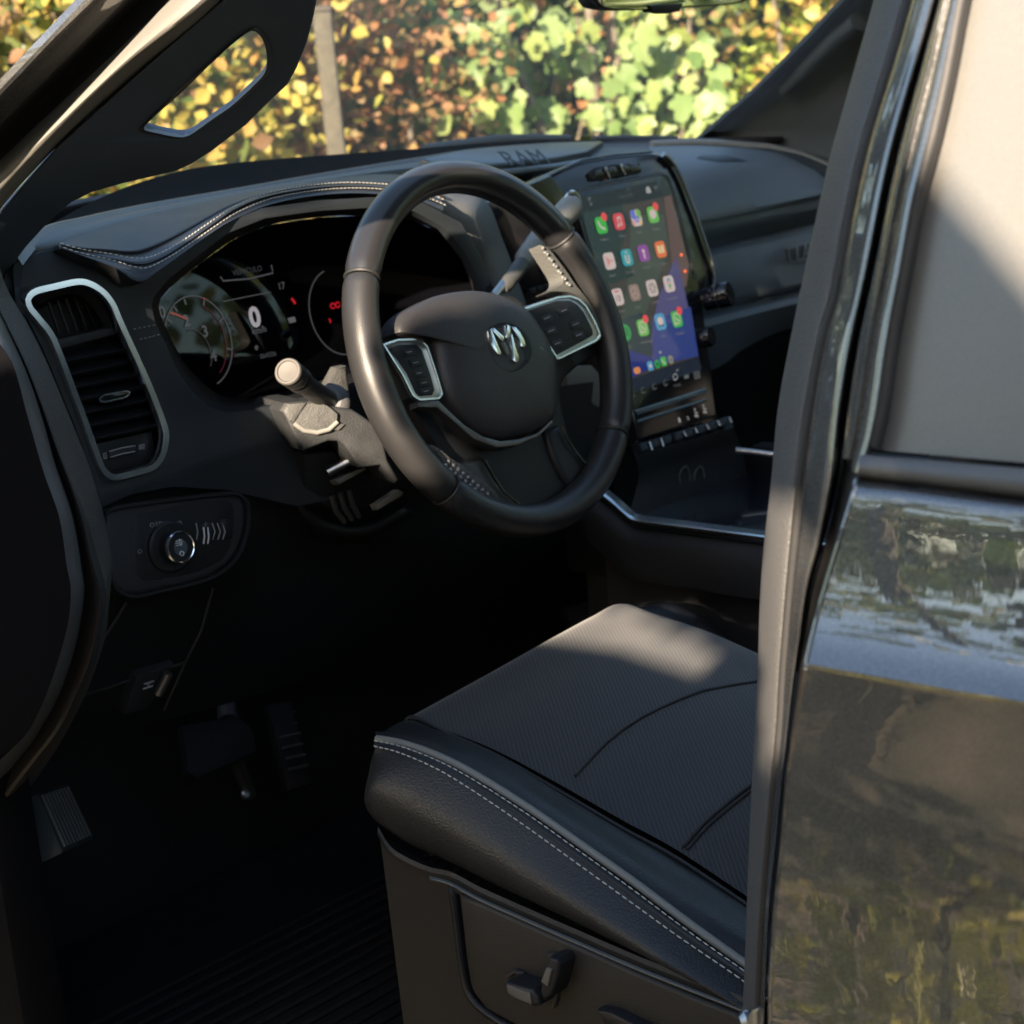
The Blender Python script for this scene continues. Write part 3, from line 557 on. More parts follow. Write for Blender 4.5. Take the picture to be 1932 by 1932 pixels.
# ---- light switch panel
sw_o = [(205, 962), (250, 952), (330, 942), (395, 934), (438, 931), (456, 938), (466, 955), (466, 985), (462, 1010), (450, 1042), (428, 1070), (395, 1090), (350, 1104), (300, 1115), (262, 1124), (235, 1122), (215, 1108), (203, 1070), (196, 1010), (197, 975)]
sw = slab('light_switch_panel', [F(*p, .006) for p in sw_o], NF, .02, MT['plastic'], truck, .006, 3)
ring('panel_rim', [F(*p, .0045) for p in sw_o], NF, .004, .004, MT['plastic2'], sw)
sw_i = [(252, 985), (262, 972), (330, 955), (400, 944), (428, 942), (440, 952), (442, 980), (436, 1030), (420, 1058), (370, 1080), (300, 1094), (268, 1096), (254, 1080), (248, 1030)]
slab('switch_plate', [F(*p, .0068) for p in sw_i], NF, .004, MT['gloss'] if False else MT['plastic2'], sw, .0015)
kc = F(320, 1032, .007)
lathe('dial', [(.024, 0), (.024, .004), (.022, .006), (.001, .006)], kc-NF*.0005, NF, MT['plastic2'], sw)
lathe('knob', [(.0150, .005), (.0150, .017), (.0140, .019), (.012, .019), (.001, .0185)], kc, NF, MT['plastic2'], sw)
lathe('knob_ring', [(.0150, .016), (.0153, .0185), (.0143, .0200), (.0134, .0195), (.0134, .0188)], kc, NF, MT['chrome'], sw)
ex = Vector((1, 0, 0)); ey = NF.cross(Vector((1, 0, 0))); ey = ey if ey.z > 0 else -ey
pr = MT['print']
for s, u, v, z in (('O', 287, 991, .0062), ('AUTO', 330, 991, .0058), ('O', 264, 1041, .006)): text('switch_symbol', s, z, F(u, v, .0074), (1, 0, .12) if s == 'AUTO' else ex, ey, MT['dimprint'], sw, .0002)
for u0 in (299, 313):
    ring('switch_symbol', [F(*p, .0072) for p in arc((u0+2, 988), 4, 4, 90, -90, 8)], NF, .0008, .0003, MT['dimprint'], sw, 24, False)
    for k in range(3): tube('switch_symbol', [F(u0-6, 985+k*3, .0074), F(u0-1, 985.5+k*3, .0074)], .0003, MT['dimprint'], sw, 4)
ring('switch_symbol', [p+NF*.0002 for p in [kc+NF*.0188+ex*.003*math.cos(t)*.8+ey*(.0045+.003*math.sin(t)) for t in np.linspace(-1.5, 1.5, 9)]], NF, .0008, .0003, pr, sw, 30, False)
for k in range(3): tube('switch_symbol', [kc+NF*.019+ex*-.0045+ey*(.0025+k*.002), kc+NF*.019+ex*-.001+ey*(.0025+k*.002)], .0004, pr, sw, 4)
ring('switch_symbol', [kc+NF*.019+ex*.0022*math.cos(t)+ey*(-.006+.0022*math.sin(t)) for t in np.linspace(0, 5.6, 9)], NF, .0008, .0003, pr, sw, 30, False)
slab('pointer', [F(313, 1000, .0072), F(326, 1002, .0072), F(321, 1009, .0072)], NF, .0004, pr, sw, 0)
for k, u in enumerate((372, 384, 392, 402, 412, 421)):
    if k in (1, 2): tube('thumbwheel_mark', [F(u, 995, .0085), F(u+2, 1012, .010), F(u, 1026, .0085)], .0008, pr, sw, 5)
    else: tube('thumbwheel_mark', [F(u-2, 987, .0075), F(u+2+(2 if k > 2 else -1), 1003, .010), F(u-1, 1018, .0075)], .0006, MT['dimprint'], sw, 5)
lathe('thumbwheel', [(.0185, -.006), (.0195, -.004), (.0195, .004), (.0185, .006)], F(378, 1003, -.0102), (1, 0, -.1), MT['plastic2'], sw)
lathe('thumbwheel', [(.0185, -.006), (.0195, -.004), (.0195, .004), (.0185, .006)], F(407, 998, -.0102), (1, 0, -.1), MT['plastic2'], sw)
text('switch_symbol', '\u00b7:/:\u00b7', .006, F(388, 990, .0078), ex, ey, MT['dimprint'], sw)

# ---- knee panel, hood release, footwell side
kn = [ys([(185, 925, .700), (250, 915, .700), (340, 908, .700), (450, 915, .700), (570, 945, .702), (700, 930, .705), (830, 870, .71), (930, 790, .72), (1010, 740, .74), (1120, 720, .76)]),
      ys([(190, 960, .703), (250, 950, .703), (340, 935, .703), (470, 930, .705), (590, 1000, .72), (720, 1010, .73), (850, 980, .74), (960, 930, .75), (1060, 900, .76), (1150, 860, .77)]),
      ys([(205, 1115, .715), (270, 1135, .715), (370, 1110, .715), (470, 1060, .72), (600, 1020, .74), (730, 1040, .75), (860, 1040, .76), (970, 1020, .77), (1070, 990, .78), (1160, 950, .79)]),
      ys([(150, 1300, .76), (220, 1290, .76), (330, 1270, .765), (430, 1240, .78), (580, 1200, .81), (700, 1180, .83), (860, 1160, .84), (970, 1140, .85), (1070, 1110, .86), (1160, 1080, .87)]),
      ys([(100, 1400, .80), (200, 1380, .81), (320, 1355, .82), (420, 1330, .84), (560, 1290, .88), (700, 1270, .90), (860, 1250, .92), (970, 1240, .93), (1070, 1210, .94), (1160, 1180, .95)])]
knee = loft('knee_panel', kn, MT['plastic2'], dash, 80, cross=3)
for pts in ([(239, 1136), (217, 1172), (192, 1208), (160, 1300), (152, 1315)], [(403, 1108), (380, 1190), (350, 1250), (310, 1340)], [(152, 1314), (225, 1290), (350, 1250)]):
    tube('panel_gap', [Y(u, v, .700+.06*max(0, (v-1110))/190+.0) for u, v in pts], .0016, MT['rubber'], knee, 5)
hr = slab('hood_release', ys([(258, 1278, .742), (330, 1254, .742), (305, 1312, .755), (280, 1340, .765), (235, 1350, .765)]), (-.1, -1, -.4), .02, MT['plastic'], truck, .004)
for s in (0, 1): tube('release_symbol', ys([(272+s*-2, 1291+s*9, .737), (290-s*2, 1285+s*9, .737)]), .0009, MT['dimprint'], hr, 5)
tube('release_symbol', ys([(279, 1290, .737), (281, 1297, .737)]), .0009, MT['dimprint'], hr, 5)
tube('release_lever', ys([(318, 1270, .735), (308, 1290, .74), (298, 1310, .745)]), .005, MT['darksatin'], hr, 8)

# ---- door opening: hinge pillar, seal and dash end
s0 = xs([(-60, 520, .06), (-40, 600, .055), (20, 678, .05), (50, 778, .05), (83, 893, .05), (112, 976, .05), (127, 1075, .05), (134, 1115, .05), (126, 1187, .05), (96, 1287, .05), (60, 1369, .05), (23, 1412, .05), (-40, 1470, .05)])
s1 = xs([(-50, 500, .075), (-20, 580, .07), (40, 690, .065), (76, 794, .065), (99, 877, .065), (132, 976, .065), (150, 1075, .065), (155, 1121, .065), (139, 1214, .065), (109, 1303, .065), (66, 1379, .065), (40, 1412, .065), (-30, 1490, .065)])
s2 = xs([(-40, 490, .10), (-5, 570, .10), (46, 688, .10), (82, 792, .10), (105, 875, .10), (139, 974, .10), (156, 1075, .10), (160, 1123, .10), (144, 1218, .10), (114, 1308, .10), (72, 1385, .10), (46, 1420, .10), (-20, 1500, .10)])
s3 = xs([(-38, 480, .085), (-8, 570, .09), (46, 682, .09), (84, 780, .09), (112, 860, .09), (150, 960, .09), (172, 1050, .09), (190, 1130, .09), (172, 1237, .09), (139, 1320, .09), (109, 1379, .09), (66, 1435, .09), (0, 1520, .09)])
s4 = xs([(-36, 478, .095), (-6, 568, .098), (48, 680, .10), (88, 780, .105), (116, 862, .11), (156, 958, .12), (184, 1050, .13), (200, 1130, .13), (182, 1240, .13), (150, 1325, .13), (118, 1385, .13), (76, 1442, .13), (10, 1530, .13)])
hp = loft('hinge_pillar', [xs([(-420, 560, -.02), (-420, 1000, -.02), (-420, 1900, -.02)]), xs([(-200, 520, .02), (-160, 1000, .02), (-200, 1700, .02)]), s0], mat('hinge_shade_black', (.004, .004, .005), .9, spec=.04), truck, 40)  # near-black colour stands for the shadow in the gap by the open door
loft('pillar_flange', [s0, s1, s2], mat('flange_plastic', (.075, .078, .085), .5, bump=600, bstr=.2), hp, 60, cross=2)
loft('door_seal', [s2, s3, s4], mat('seal_rubber', (.040, .036, .034), .55), hp, 60, cross=4)
dedge = [F(u, v, -.004) for u, v in ((-2, 500), (8, 540), (44, 596), (78, 660), (105, 722), (140, 806), (172, 888), (190, 960))]+ys([(196, 1040, .705), (200, 1120, .712), (160, 1290, .756), (105, 1395, .80)])
loft('dash_end', [s4, [a.lerp(b, .45)+Vector((0, -.012, 0)) for a, b in zip(resample(s4, 40), resample(dedge, 40))], dedge], mat('dash_end_vinyl', (.085, .080, .075), .55, bump=420, bstr=.7, btype='voronoi'), dash, 60, cross=4)
abox('kick_panel', (.07, .72, .745), (.12, 1.06, 1.25), mat('kick_black', (.006, .006, .007), .9, spec=.05), truck, .01)

# ---- foot rest, pedals
dp0, dp1, dp2, dp3 = X(72, 1497, .135), X(128, 1478, .20), X(177, 1583, .20), X(120, 1608, .135)
nfr = (dp1-dp0).cross(dp3-dp0).normalized(); nfr = nfr if nfr.z > 0 else -nfr
frt = slab('foot_rest', [dp0, dp1, dp2, dp3], nfr, .03, mat('pedal_rubber', (.022, .027, .030), .7, spec=.15), truck, .003)
for k in range(9):
    a = dp0.lerp(dp1, (k+.7)/9.6).lerp(dp3.lerp(dp2, (k+.7)/9.6), .05); b = dp0.lerp(dp1, (k+.7)/9.6).lerp(dp3.lerp(dp2, (k+.7)/9.6), .93)
    tube('rib', [a+nfr*.001, b+nfr*.001], .0022, MT['rubber'], frt, 5)
bp = [Y(u, v, y) for u, v, y in ((345, 1368, .92), (452, 1350, .92), (478, 1375, .91), (486, 1418, .89), (372, 1470, .87), (356, 1455, .875))]
brk = slab('brake_pedal', bp, (-.1, -.85, .5), .018, MT['matrubber'], truck, .004)
tube('pedal_arm', [Y(440, 1420, .90), Y(456, 1462, .93), Y(470, 1500, .95)], .008, MT['darksatin'], brk); tube('pedal_arm', [Y(430, 1360, .93), Y(420, 1250, .99), Y(420, 1150, 1.02)], .012, MT['rubber'], brk)
lathe('pedal_bolt', [(.006, 0), (.006, .006), (.003, .009)], Y(462, 1500, .94), (-.3, -.8, .3), MT['satin'], brk, 10)
ac = slab('accelerator', [Y(u, v, y) for u, v, y in ((505, 1330, .95), (550, 1322, .95), (590, 1480, .88), (545, 1492, .88))], (-.1, -.85, .45), .014, MT['matrubber'], truck, .004)
for k in range(6): tube('rib', [Y(515+k*6, 1352+k*20, .944-k*.011), Y(556+k*5, 1344+k*20, .944-k*.011)], .002, MT['rubber'], ac, 5)

# ================================================================== STEERING COLUMN, STALKS, WHEEL
WC = Vector((.603, .55, 1.428)); _t = math.radians(17.5); _w = math.radians(-2.7)
WN = Vector((-math.sin(_w)*math.cos(_t), -math.cos(_t)*math.cos(_w), math.sin(_t))).normalized()
WX = Vector((0, 0, 1)).cross(WN).normalized(); WX = WX if WX.x > 0 else -WX
WY = WN.cross(WX).normalized(); WY = WY if WY.z > 0 else -WY
def W(u, v, k=0): return Pl(u, v, WC+WN*k, WN)
def wpol(u, v): d = W(u, v)-WC; return math.atan2(d.dot(WY), d.dot(WX))
col = empty('steering_column', (0, 0, 0), truck)
# shroud: faceted housing that runs from behind the wheel into the dash
def shr(y, pts): return [Y(u, v, y) for u, v in pts]
SHM = mat('shroud_shaded_plastic', (.034, .036, .038), .55, bump=700, bstr=.55, var=.15, vscale=60, btype='voronoi'); SHL = mat('shroud_lit_plastic', (.088, .089, .086), .55, bump=600, bstr=.7, var=.2, vscale=90, btype='voronoi')  # same plastic twice: darker for the shaded face, paler for sunlit facets
NSH = Vector((-.38, -.92, .05)).normalized(); PSH = Y(600, 800, .628)
def H_(u, v, k=0): return Pl(u, v, PSH+NSH*k, NSH)
slab('column_shroud', [H_(u, v) for u, v in ((534, 777), (544, 763), (581, 759), (625, 766), (664, 772), (705, 798), (724, 832), (732, 868), (754, 906), (745, 912), (719, 878), (678, 883), (664, 862), (650, 840), (637, 832), (620, 832), (573, 851), (550, 812))], NSH, .10, SHM, col, .004, 3)
slab('shroud_lit_facet', [H_(u, v, .0035) for u, v in ((535, 776), (544, 762), (580, 759.5), (555, 797), (546, 794))], NSH, .012, SHL, col, .002)
dome('stalk_boss', [H_(u, v, .0030) for u, v in ((582, 760), (600, 757), (620, 766), (637, 780), (636, 794), (620, 809), (598, 814.5), (573, 810.5), (557, 798), (568, 778))], NSH, [(1.0, -.012), (1.0, 0), (.95, .002), (.4, .003)], SHL, col, 60, False)
tube('shroud_lip', [H_(u, v, .004) for u, v in ((556, 799), (572, 811.5), (597, 816), (620, 810.5), (636, 796))], .0026, mat('shroud_edge_glint', (.24, .235, .215), .5), col, 8)  # pale tube stands for the bright sunlit edge
slab('shroud_tab', [H_(u, v, .003) for u, v in ((621, 812), (636, 797), (651, 801), (640, 812))], NSH, .010, SHL, col, .001)
slab('shroud_fin', [Y(u, v, .665) for u, v in ((614, 730), (634, 694), (653, 690), (662, 748), (636, 738))], (-.5, -.85, .1), .03, SHL, col, .003)
slab('shroud_body', ys([(640, 750, .68), (700, 720, .68), (820, 690, .68), (950, 690, .68), (1000, 760, .68), (960, 860, .68), (860, 890, .68), (740, 880, .68), (690, 830, .68)]), (0, -1, .1), .12, MT['plastic2'], col, .01)
slab('lit_column_panel', ys([(1068, 700, .76), (1085, 690, .76), (1118, 689, .76), (1132, 705, .76), (1136, 772, .76), (1072, 740, .76)]), (-.1, -1, .1), .02, mat('lit_panel_plastic', (.13, .12, .10), .6), col, .003)  # tan slab stands for light bounced onto the lower dash
slab('lower_shroud', ys([(572, 856, .655), (630, 850, .655), (654, 876, .655), (678, 888, .655), (700, 884, .655), (730, 930, .66), (690, 960, .67), (620, 960, .67), (575, 920, .67)]), (-.2, -1, 0), .08, MT['plastic2'], col, .004)
slab('column_bracket', ys([(632, 906, .64), (687, 880, .64), (692, 886, .64), (640, 914, .64)]), (-.2, -1, .2), .012, mat('bracket_grey', (.16, .155, .145), .5), col, .001)
slab('column_bracket', ys([(709, 951, .62), (752, 923, .62), (763, 929, .62), (758, 937, .62), (714, 962, .62)]), (-.2, -1, .2), .012, mat('lever_grey', (.17, .165, .15), .5), col, .002)
tube('tilt_lever', ys([(618, 890, .65), (650, 874, .64), (668, 866, .635)]), .005, MT['satin'], col, 8)
loft('column_duct', [shr(.70, [(555, 870), (560, 930), (600, 985), (680, 1000), (760, 960)]), shr(.74, [(548, 860), (550, 940), (600, 1005), (690, 1015), (790, 960)])], MT['plastic2'], col, 24, thick=.01)
for k in range(3): tube('duct_rib', shr(.66, [(625+k*16, 935-k*6), (634+k*16, 965-k*5), (650+k*14, 985-k*5)]), .003, MT['rubber'], col, 6)
# turn signal stalk
a, b = Y(530, 691, .585), Y(622, 760, .64); ax = (a-b).normalized()
L_ = (a-b).length; M_ = mat('stalk_plastic', (.026, .026, .027), .42, bump=900, bstr=.2)
st = lathe('turn_signal_stalk', [(.0110, 0), (.0105, L_*.25), (.0098, L_*.55), (.0098, L_*.62)], b, ax, M_, truck, 32)
lathe('stalk_collar', [(.0098, 0), (.0122, .001), (.0125, .004), (.0125, .008), (.0118, .010)], b+ax*L_*.60, ax, M_, st)
lathe('stalk_knob', [(.0105, 0), (.0122, .001), (.0128, .004), (.0128, .017), (.0122, .0185)], b+ax*(L_*.60+.012), ax, M_, st, 40)
lathe('stalk_end', [(.0124, 0), (.0131, .0015), (.0131, .003), (.0120, .0045), (.0104, .0045), (.0096, .0032), (.001, .0026)], b+ax*(L_*.60+.0307), ax, mat('stalk_end_grey', (.095, .090, .082), .5), st, 40)
lathe('stalk_root', [(.020, -.004), (.019, .004), (.015, .008)], b+ax*.0, ax, MT['grey'], st)
# column gear lever
gl = Y(930, 560, .66); gm = Y(1005, 466, .69); ge = Y(1078, 388, .72)
gs = tube('gear_lever', [gl, gl.lerp(gm, .55), gm.lerp(gl, .28)], .0055, MT['satin'], truck, 12)
gax = (ge-gm).normalized()
def seg_(n, p, q, r0, r1, m): return tube(n, [p.lerp(q, k/8) for k in range(9)], 1, m, gs, 18, taper=lambda t: (r0+(r1-r0)*t)*(1-.35*max(0, abs(t-.5)*2-.85)/.15))
lg = mat('lever_grey_plastic', (.20, .20, .185), .5, bump=700, bstr=.2)
seg_('lever_sleeve', Y(948, 545, .665), Y(993, 488, .683), .0085, .0095, mat('lever_dark', (.06, .062, .06), .5))
seg_('lever_grip', Y(984, 498, .679), Y(1030, 436, .698), .0118, .0135, lg)
seg_('lever_grip', Y(1030, 440, .700), Y(1084, 384, .720), .0135, .0150, lg)
tube('grip_ring', [Y(1080+math.cos(t)*0, 384, .719)+Vector((math.cos(t)*.0135, 0, math.sin(t)*.0135)) for t in np.linspace(0, 5.9, 20)], .0022, MT['chrome'], gs, 6, closed=True)

# ---- steering wheel
sw_ = empty('steering_wheel', (0, 0, 0), truck)
def rimpt(a, rr=0.0, k=0.0): return WC+(WX*math.cos(a)+WY*math.sin(a))*(.177+rr)+WN*k
def rim_arc(name, a0, a1, m, r=.0165, parent=sw_, n=60):
    bm = bmesh.new(); path = [rimpt(a0+(a1-a0)*i/n) for i in range(n+1)]; rings = []
    for i, p in enumerate(path):
        a = a0+(a1-a0)*i/n; d = (WX*math.cos(a)+WY*math.sin(a))
        e = 1 - .12*max(0, 1-min(i, n-i)/1.5)
        rings.append([bm.verts.new(p+d*r*e*math.cos(q)+WN*r*1.12*e*math.sin(q)) for q in np.linspace(0, 2*math.pi, 25)[:-1]])
    for A, B in zip(rings, rings[1:]):
        for k in range(24): bm.faces.new((A[k], A[(k+1) % 24], B[(k+1) % 24], B[k]))
    bm.faces.new(rings[0]); bm.faces.new(rings[-1][::-1]); return from_bm(name, bm, m, parent, True, 40)
aL = wpol(676, 520); aL2 = wpol(838, 935); aL = aL if aL > 0 else aL+2*math.pi; aL2 = aL2 if aL2 > 0 else aL2+2*math.pi
aR = math.pi-aL; aR2 = math.pi-aL2+2*math.pi            # mirrored
rim_arc('rim_top', aR, aL, mat('rim_top_lacquer', (.022, .022, .024), .30, coat=.25, coat_rough=.2))
rim_arc('rim_leather', aL+.012, aL2-.012, MT['leather2'])
rim_arc('rim_bottom', aL2, aR2, mat('rim_bottom_leather', (.020, .020, .021), .38, bump=600, bstr=.3, btype='voronoi'))
rim_arc('rim_leather', aR2-2*math.pi+.012, aR-.012, MT['leather2'])
for a in (aL, aL2, aR, aR2): tube('rim_seam', [rimpt(a)+(WX*math.cos(a)+WY*math.sin(a))*.0152*math.cos(q)+WN*.0172*math.sin(q) for q in np.linspace(0, 2*math.pi, 25)[:-1]], .0016, MT['rubber'], sw_, 6, closed=True)
# inner seam line of the wrap
tube('wrap_seam', [rimpt(a, -.0148, .006) for a in np.linspace(aL+.03, aL2-.03, 40)], .0009, MT['rubber'], sw_, 5)
stitches('stitching', [rimpt(a, -.0152, .0075) for a in np.linspace(aL+.03, aL2-.03, 40)], .006, .004, .0006, MT['dimprint'], sw_)
# hub body with spokes behind the air bag
body = [(728, 655), (740, 700), (760, 742), (795, 800), (832, 852), (872, 872), (911, 868), (945, 925), (1004, 985), (1060, 962), (1118, 905), (1088, 852), (1068, 800), (1058, 730), (1090, 690), (1136, 655), (1120, 590), (1085, 558), (1000, 575), (960, 556), (860, 556), (770, 590), (748, 640)]
dome('hub_body', [W(u, v, -.012) for u, v in body], WN, [(.97, -.03), (1, -.022), (1, -.006), (.985, .0), (.90, .002)], MT['plastic2'], sw_, 160)
slab('spoke_pad', [W(u, v, -.004) for u, v in ((812, 848), (860, 866), (911, 862), (938, 908), (1000, 972), (940, 962), (880, 926), (836, 888))], WN, .02, mat('spoke_leather', (.028, .028, .030), .4, bump=600, bstr=.3, btype='voronoi'), sw_, .006, 3)
slab('spoke_pad', [W(u, v, -.004) for u, v in ((1056, 800), (1088, 846), (1120, 895), (1090, 935), (1062, 900), (1040, 850), (1030, 812))], WN, .02, MT['plastic2'], sw_, .006, 3)
tube('spoke_edge', [W(u, v, -.001) for u, v in ((914, 868), (932, 900), (950, 928), (980, 952), (1008, 966))], .0016, MT['gloss'], sw_, 6)
tube('spoke_edge', [W(u, v, -.001) for u, v in ((1060, 806), (1072, 832), (1090, 858), (1108, 880))], .0016, MT['gloss'], sw_, 6)
tg = [(812, 838), (844, 862), (880, 886), (912, 910), (936, 932), (940, 942), (932, 947), (915, 942), (884, 922), (850, 896), (828, 868)]
th = dome('thumb_grip', [W(u, v, .002) for u, v in tg], WN, [(1, -.012), (1, 0), (.9, .003), (.4, .0045)], MT['perf'], sw_, 80)
bm = bmesh.new()
for k in range(9):
    for q in (0, 1):
        p = W(846+k*9.2+q*-5, 871+k*7.6+q*7, .0065); bmesh.ops.create_icosphere(bm, subdivisions=1, radius=.0022, matrix=Matrix.Translation(p))
for k in range(13):
    p = W(1024+k*4.2, 468+k*5.8+(k % 2)*3, .008); bmesh.ops.create_icosphere(bm, subdivisions=1, radius=.0018, matrix=Matrix.Translation(p))
tag(from_bm('grip_glint_bead', bm, mat('glint_bead_chrome', (.55, .55, .52), .25, metal=.7), sw_), kind='stuff')  # bright beads stand for glints on the perforated leather
tg2 = [(1018, 462), (1030, 470), (1058, 505), (1082, 540), (1108, 572), (1128, 610), (1134, 636), (1122, 612), (1100, 572), (1075, 556), (1046, 552), (1030, 552), (1052, 540), (1056, 525), (1042, 500)]
dome('thumb_grip', [W(u, v, .002) for u, v in tg2], WN, [(1, -.016), (1, 0), (.93, .004)], mat('thumb_leather', (.085, .086, .080), .45, bump=420, bstr=.5, btype='voronoi'), sw_, 90)
# air bag cover
ab = [(745, 628), (747, 606), (757, 592), (773, 581), (816, 560), (856, 551), (896, 549), (935, 556), (967, 569), (995, 589), (1013, 614), (1031, 646), (1044, 686), (1047, 733), (1044, 786), (1030, 803), (995, 820), (943, 830), (908, 822), (876, 799), (848, 766), (832, 735), (822, 701), (818, 674), (812, 650), (798, 638), (770, 634)]
abg = dome('airbag_cover', [W(u, v, .004) for u, v in ab], WN, [(.985, -.022), (1, -.016), (1, -.004), (.99, .002), (.965, .006), (.90, .0095), (.75, .0135), (.5, .016), (.2, .017)], mat('airbag_vinyl', (.034, .033, .035), .46, bump=700, bstr=.3, var=.1, btype='voronoi'), sw_, 120)
# emblem recess and ram head
dome('emblem_dish', [W(u, v, .0205) for u, v in ((918, 625), (935, 611), (960, 608), (985, 622), (1003, 650), (1000, 676), (985, 694), (962, 702), (938, 690), (922, 660))], WN, [(1, 0), (.97, .0006), (.8, -.0002)], MT['plastic2'], sw_, 48)
def em(pts): return [W(479+a*.3968, 511+b*.3968, .0235) for a, b in pts]
def em(pts): return [W(471.5+.3909*a, 509.2+.3909*b, .0235) for a, b in pts]
def piece(n, pts, par, m=None, k=.005): return slab(n, em(pts), WN, k, m or MT['chrome'], par, .0009)
emb = piece('ram_emblem', [(1148, 296), (1160, 284), (1172, 296), (1192, 345), (1216, 402), (1212, 412), (1196, 406), (1172, 372), (1156, 336)], sw_)
piece('ram_horn', [(1162, 282), (1178, 278), (1202, 300), (1226, 318), (1230, 334), (1222, 344), (1204, 328), (1184, 306)], emb)
piece('ram_brow', [(1231, 268), (1242, 261), (1258, 272), (1260, 300), (1254, 322), (1240, 332), (1229, 318), (1234, 296)], emb)
piece('ram_face', [(1256, 322), (1264, 300), (1274, 330), (1284, 372), (1302, 424), (1298, 442), (1284, 448), (1268, 432), (1270, 404), (1258, 372), (1242, 342)], emb)
piece('ram_horn', [(1263, 272), (1284, 276), (1306, 300), (1324, 334), (1334, 362), (1326, 374), (1308, 368), (1304, 344), (1292, 314), (1276, 292)], emb)
piece('ram_cheek', [(1214, 352), (1230, 344), (1246, 372), (1256, 404), (1248, 414), (1234, 396)], emb, MT['darksatin'], .0035)
piece('ram_cheek', [(1286, 326), (1296, 346), (1304, 376), (1298, 384), (1288, 362)], emb, MT['darksatin'], .0035)
text('airbag_mark', '\u25b3z', .006, W(1021, 657, .018), WX, WY, MT['dimprint'], sw_) if False else tube('airbag_mark', [W(1015, 660, .0175), W(1021, 655, .0175), W(1025, 661, .0175)], .0005, MT['dimprint'], sw_, 4)
# switch pods
def pod(outer, inner, k, name='switch_pod'):
    p = slab(name, [W(u, v, k) for u, v in outer], WN, .016, MT['satin'], sw_, .0035, 3)
    slab('pod_face', [W(u, v, k+.0006) for u, v in inner], WN, .006, MT['plastic2'], p, .0012); return p
lp = pod([(721, 650), (749, 641), (792, 640), (806, 654), (824, 708), (834, 744), (828, 754), (789, 757), (776, 749), (757, 709), (737, 678)], [(731, 658), (752, 650), (786, 649), (797, 660), (813, 706), (821, 736), (816, 746), (791, 748), (784, 742), (768, 706), (750, 680)], .008)
for r_, (u, v) in enumerate(((770, 664), (782, 684), (788, 704), (797, 722), (801, 738))):
    slab('button', [W(u-9, v-5, .0098), W(u+12, v-8, .0098), W(u+16, v+5, .0098), W(u-4, v+9, .0098)], WN, .004, MT['plastic'], lp, .001)
    tube('button_mark', [W(u-2, v+1, .0100), W(u+7, v-1, .0100)], .0005, MT['dimprint'], lp, 4)
ring('pod_rim', [W(u, v, .0078) for u, v in ((722, 651), (749, 642), (790, 641), (804, 655), (822, 709), (832, 744), (826, 752), (790, 755), (777, 747), (758, 708), (738, 677))], WN, .0026, .002, MT['chrome'], lp, 90, False)
rp = pod([(985, 580), (1050, 558), (1072, 556), (1088, 560), (1102, 571), (1122, 600), (1135, 632), (1136, 640), (1126, 648), (1050, 683), (1042, 660), (1020, 610)], [(994, 586), (1050, 567), (1076, 566), (1090, 574), (1102, 588), (1119, 622), (1120, 632), (1113, 637), (1048, 672), (1038, 650), (1016, 608)], .008)
for u, v in ((1032, 600), (1064, 586), (1040, 624), (1086, 612), (1052, 648), (1092, 632)):
    slab('button', [W(u-11, v-3, .0098), W(u+8, v-9, .0098), W(u+13, v+4, .0098), W(u-6, v+10, .0098)], WN, .004, MT['plastic'], rp, .001)
    tube('button_mark', [W(u-5, v+2, .0100), W(u+5, v-2, .0100)], .0006, MT['dimprint'], rp, 4)
ring('pod_rim', [W(u, v, .0078) for u, v in ((989, 583), (1050, 562), (1074, 560), (1090, 566), (1103, 578), (1121, 610), (1130, 634), (1122, 643), (1050, 678))], WN, .0028, .0022, MT['chrome'], rp, 80, False)
vt = [(788, 757), (828, 755), (840, 767), (876, 801), (911, 823), (945, 832), (980, 828), (1014, 817), (1042, 792), (1044, 797), (1018, 823), (978, 840), (938, 845), (894, 828), (856, 795), (826, 769), (790, 768)]
slab('trim_blade', [W(u, v, .010) for u, v in vt], WN, .012, MT['darksatin'], sw_, .0018)

# ================================================================== CENTRE STACK AND TOUCHSCREEN
NS = Vector((0, -1, .245)).normalized(); PS = Vector((1.1, .75, 1.247))
def S(u, v, k=0): return Pl(u, v, PS+NS*k, NS)
SX = (S(1345, 755)-S(1195, 800)).normalized(); SX = (SX-NS*SX.dot(NS)).normalized(); SY = NS.cross(SX); SY = SY if SY.z > 0 else -SY
stack = empty('centre_stack', (0, 0, 0), truck)
bez = [(1032, 338), (1040, 326), (1098, 301), (1160, 291), (1226, 285), (1246, 288), (1262, 300), (1280, 318), (1312, 400), (1340, 482), (1350, 515), (1349, 540), (1338, 548), (1322, 556), (1330, 600), (1345, 700), (1356, 790), (1372, 806), (1380, 840), (1210, 880), (1196, 830), (1180, 760), (1150, 640), (1110, 500), (1085, 420), (1060, 380), (1040, 355)]
slab('stack_surround', [S(u, v, -.004) for u, v in bez], NS, .06, MT['gloss'], stack, .006, 3)
tube('surround_edge', [S(u, v, .0) for u, v in ((1268, 304), (1286, 336), (1312, 402), (1340, 484), (1349, 516), (1347, 540), (1336, 548))], .0028, mat('edge_gloss', (.06, .065, .07), .15, coat=.5), stack, 8)
tube('corner_shine', [S(1251, 291, .001), S(1262, 299, .001), S(1270, 308, .001)], .004, MT['satin'], stack, 8)
tube('surround_edge', [S(u, v, .0) for u, v in ((1036, 331), (1098, 302), (1160, 292), (1230, 286))], .0018, mat('edge_dark', (.05, .055, .06), .2, coat=.5), stack, 8)
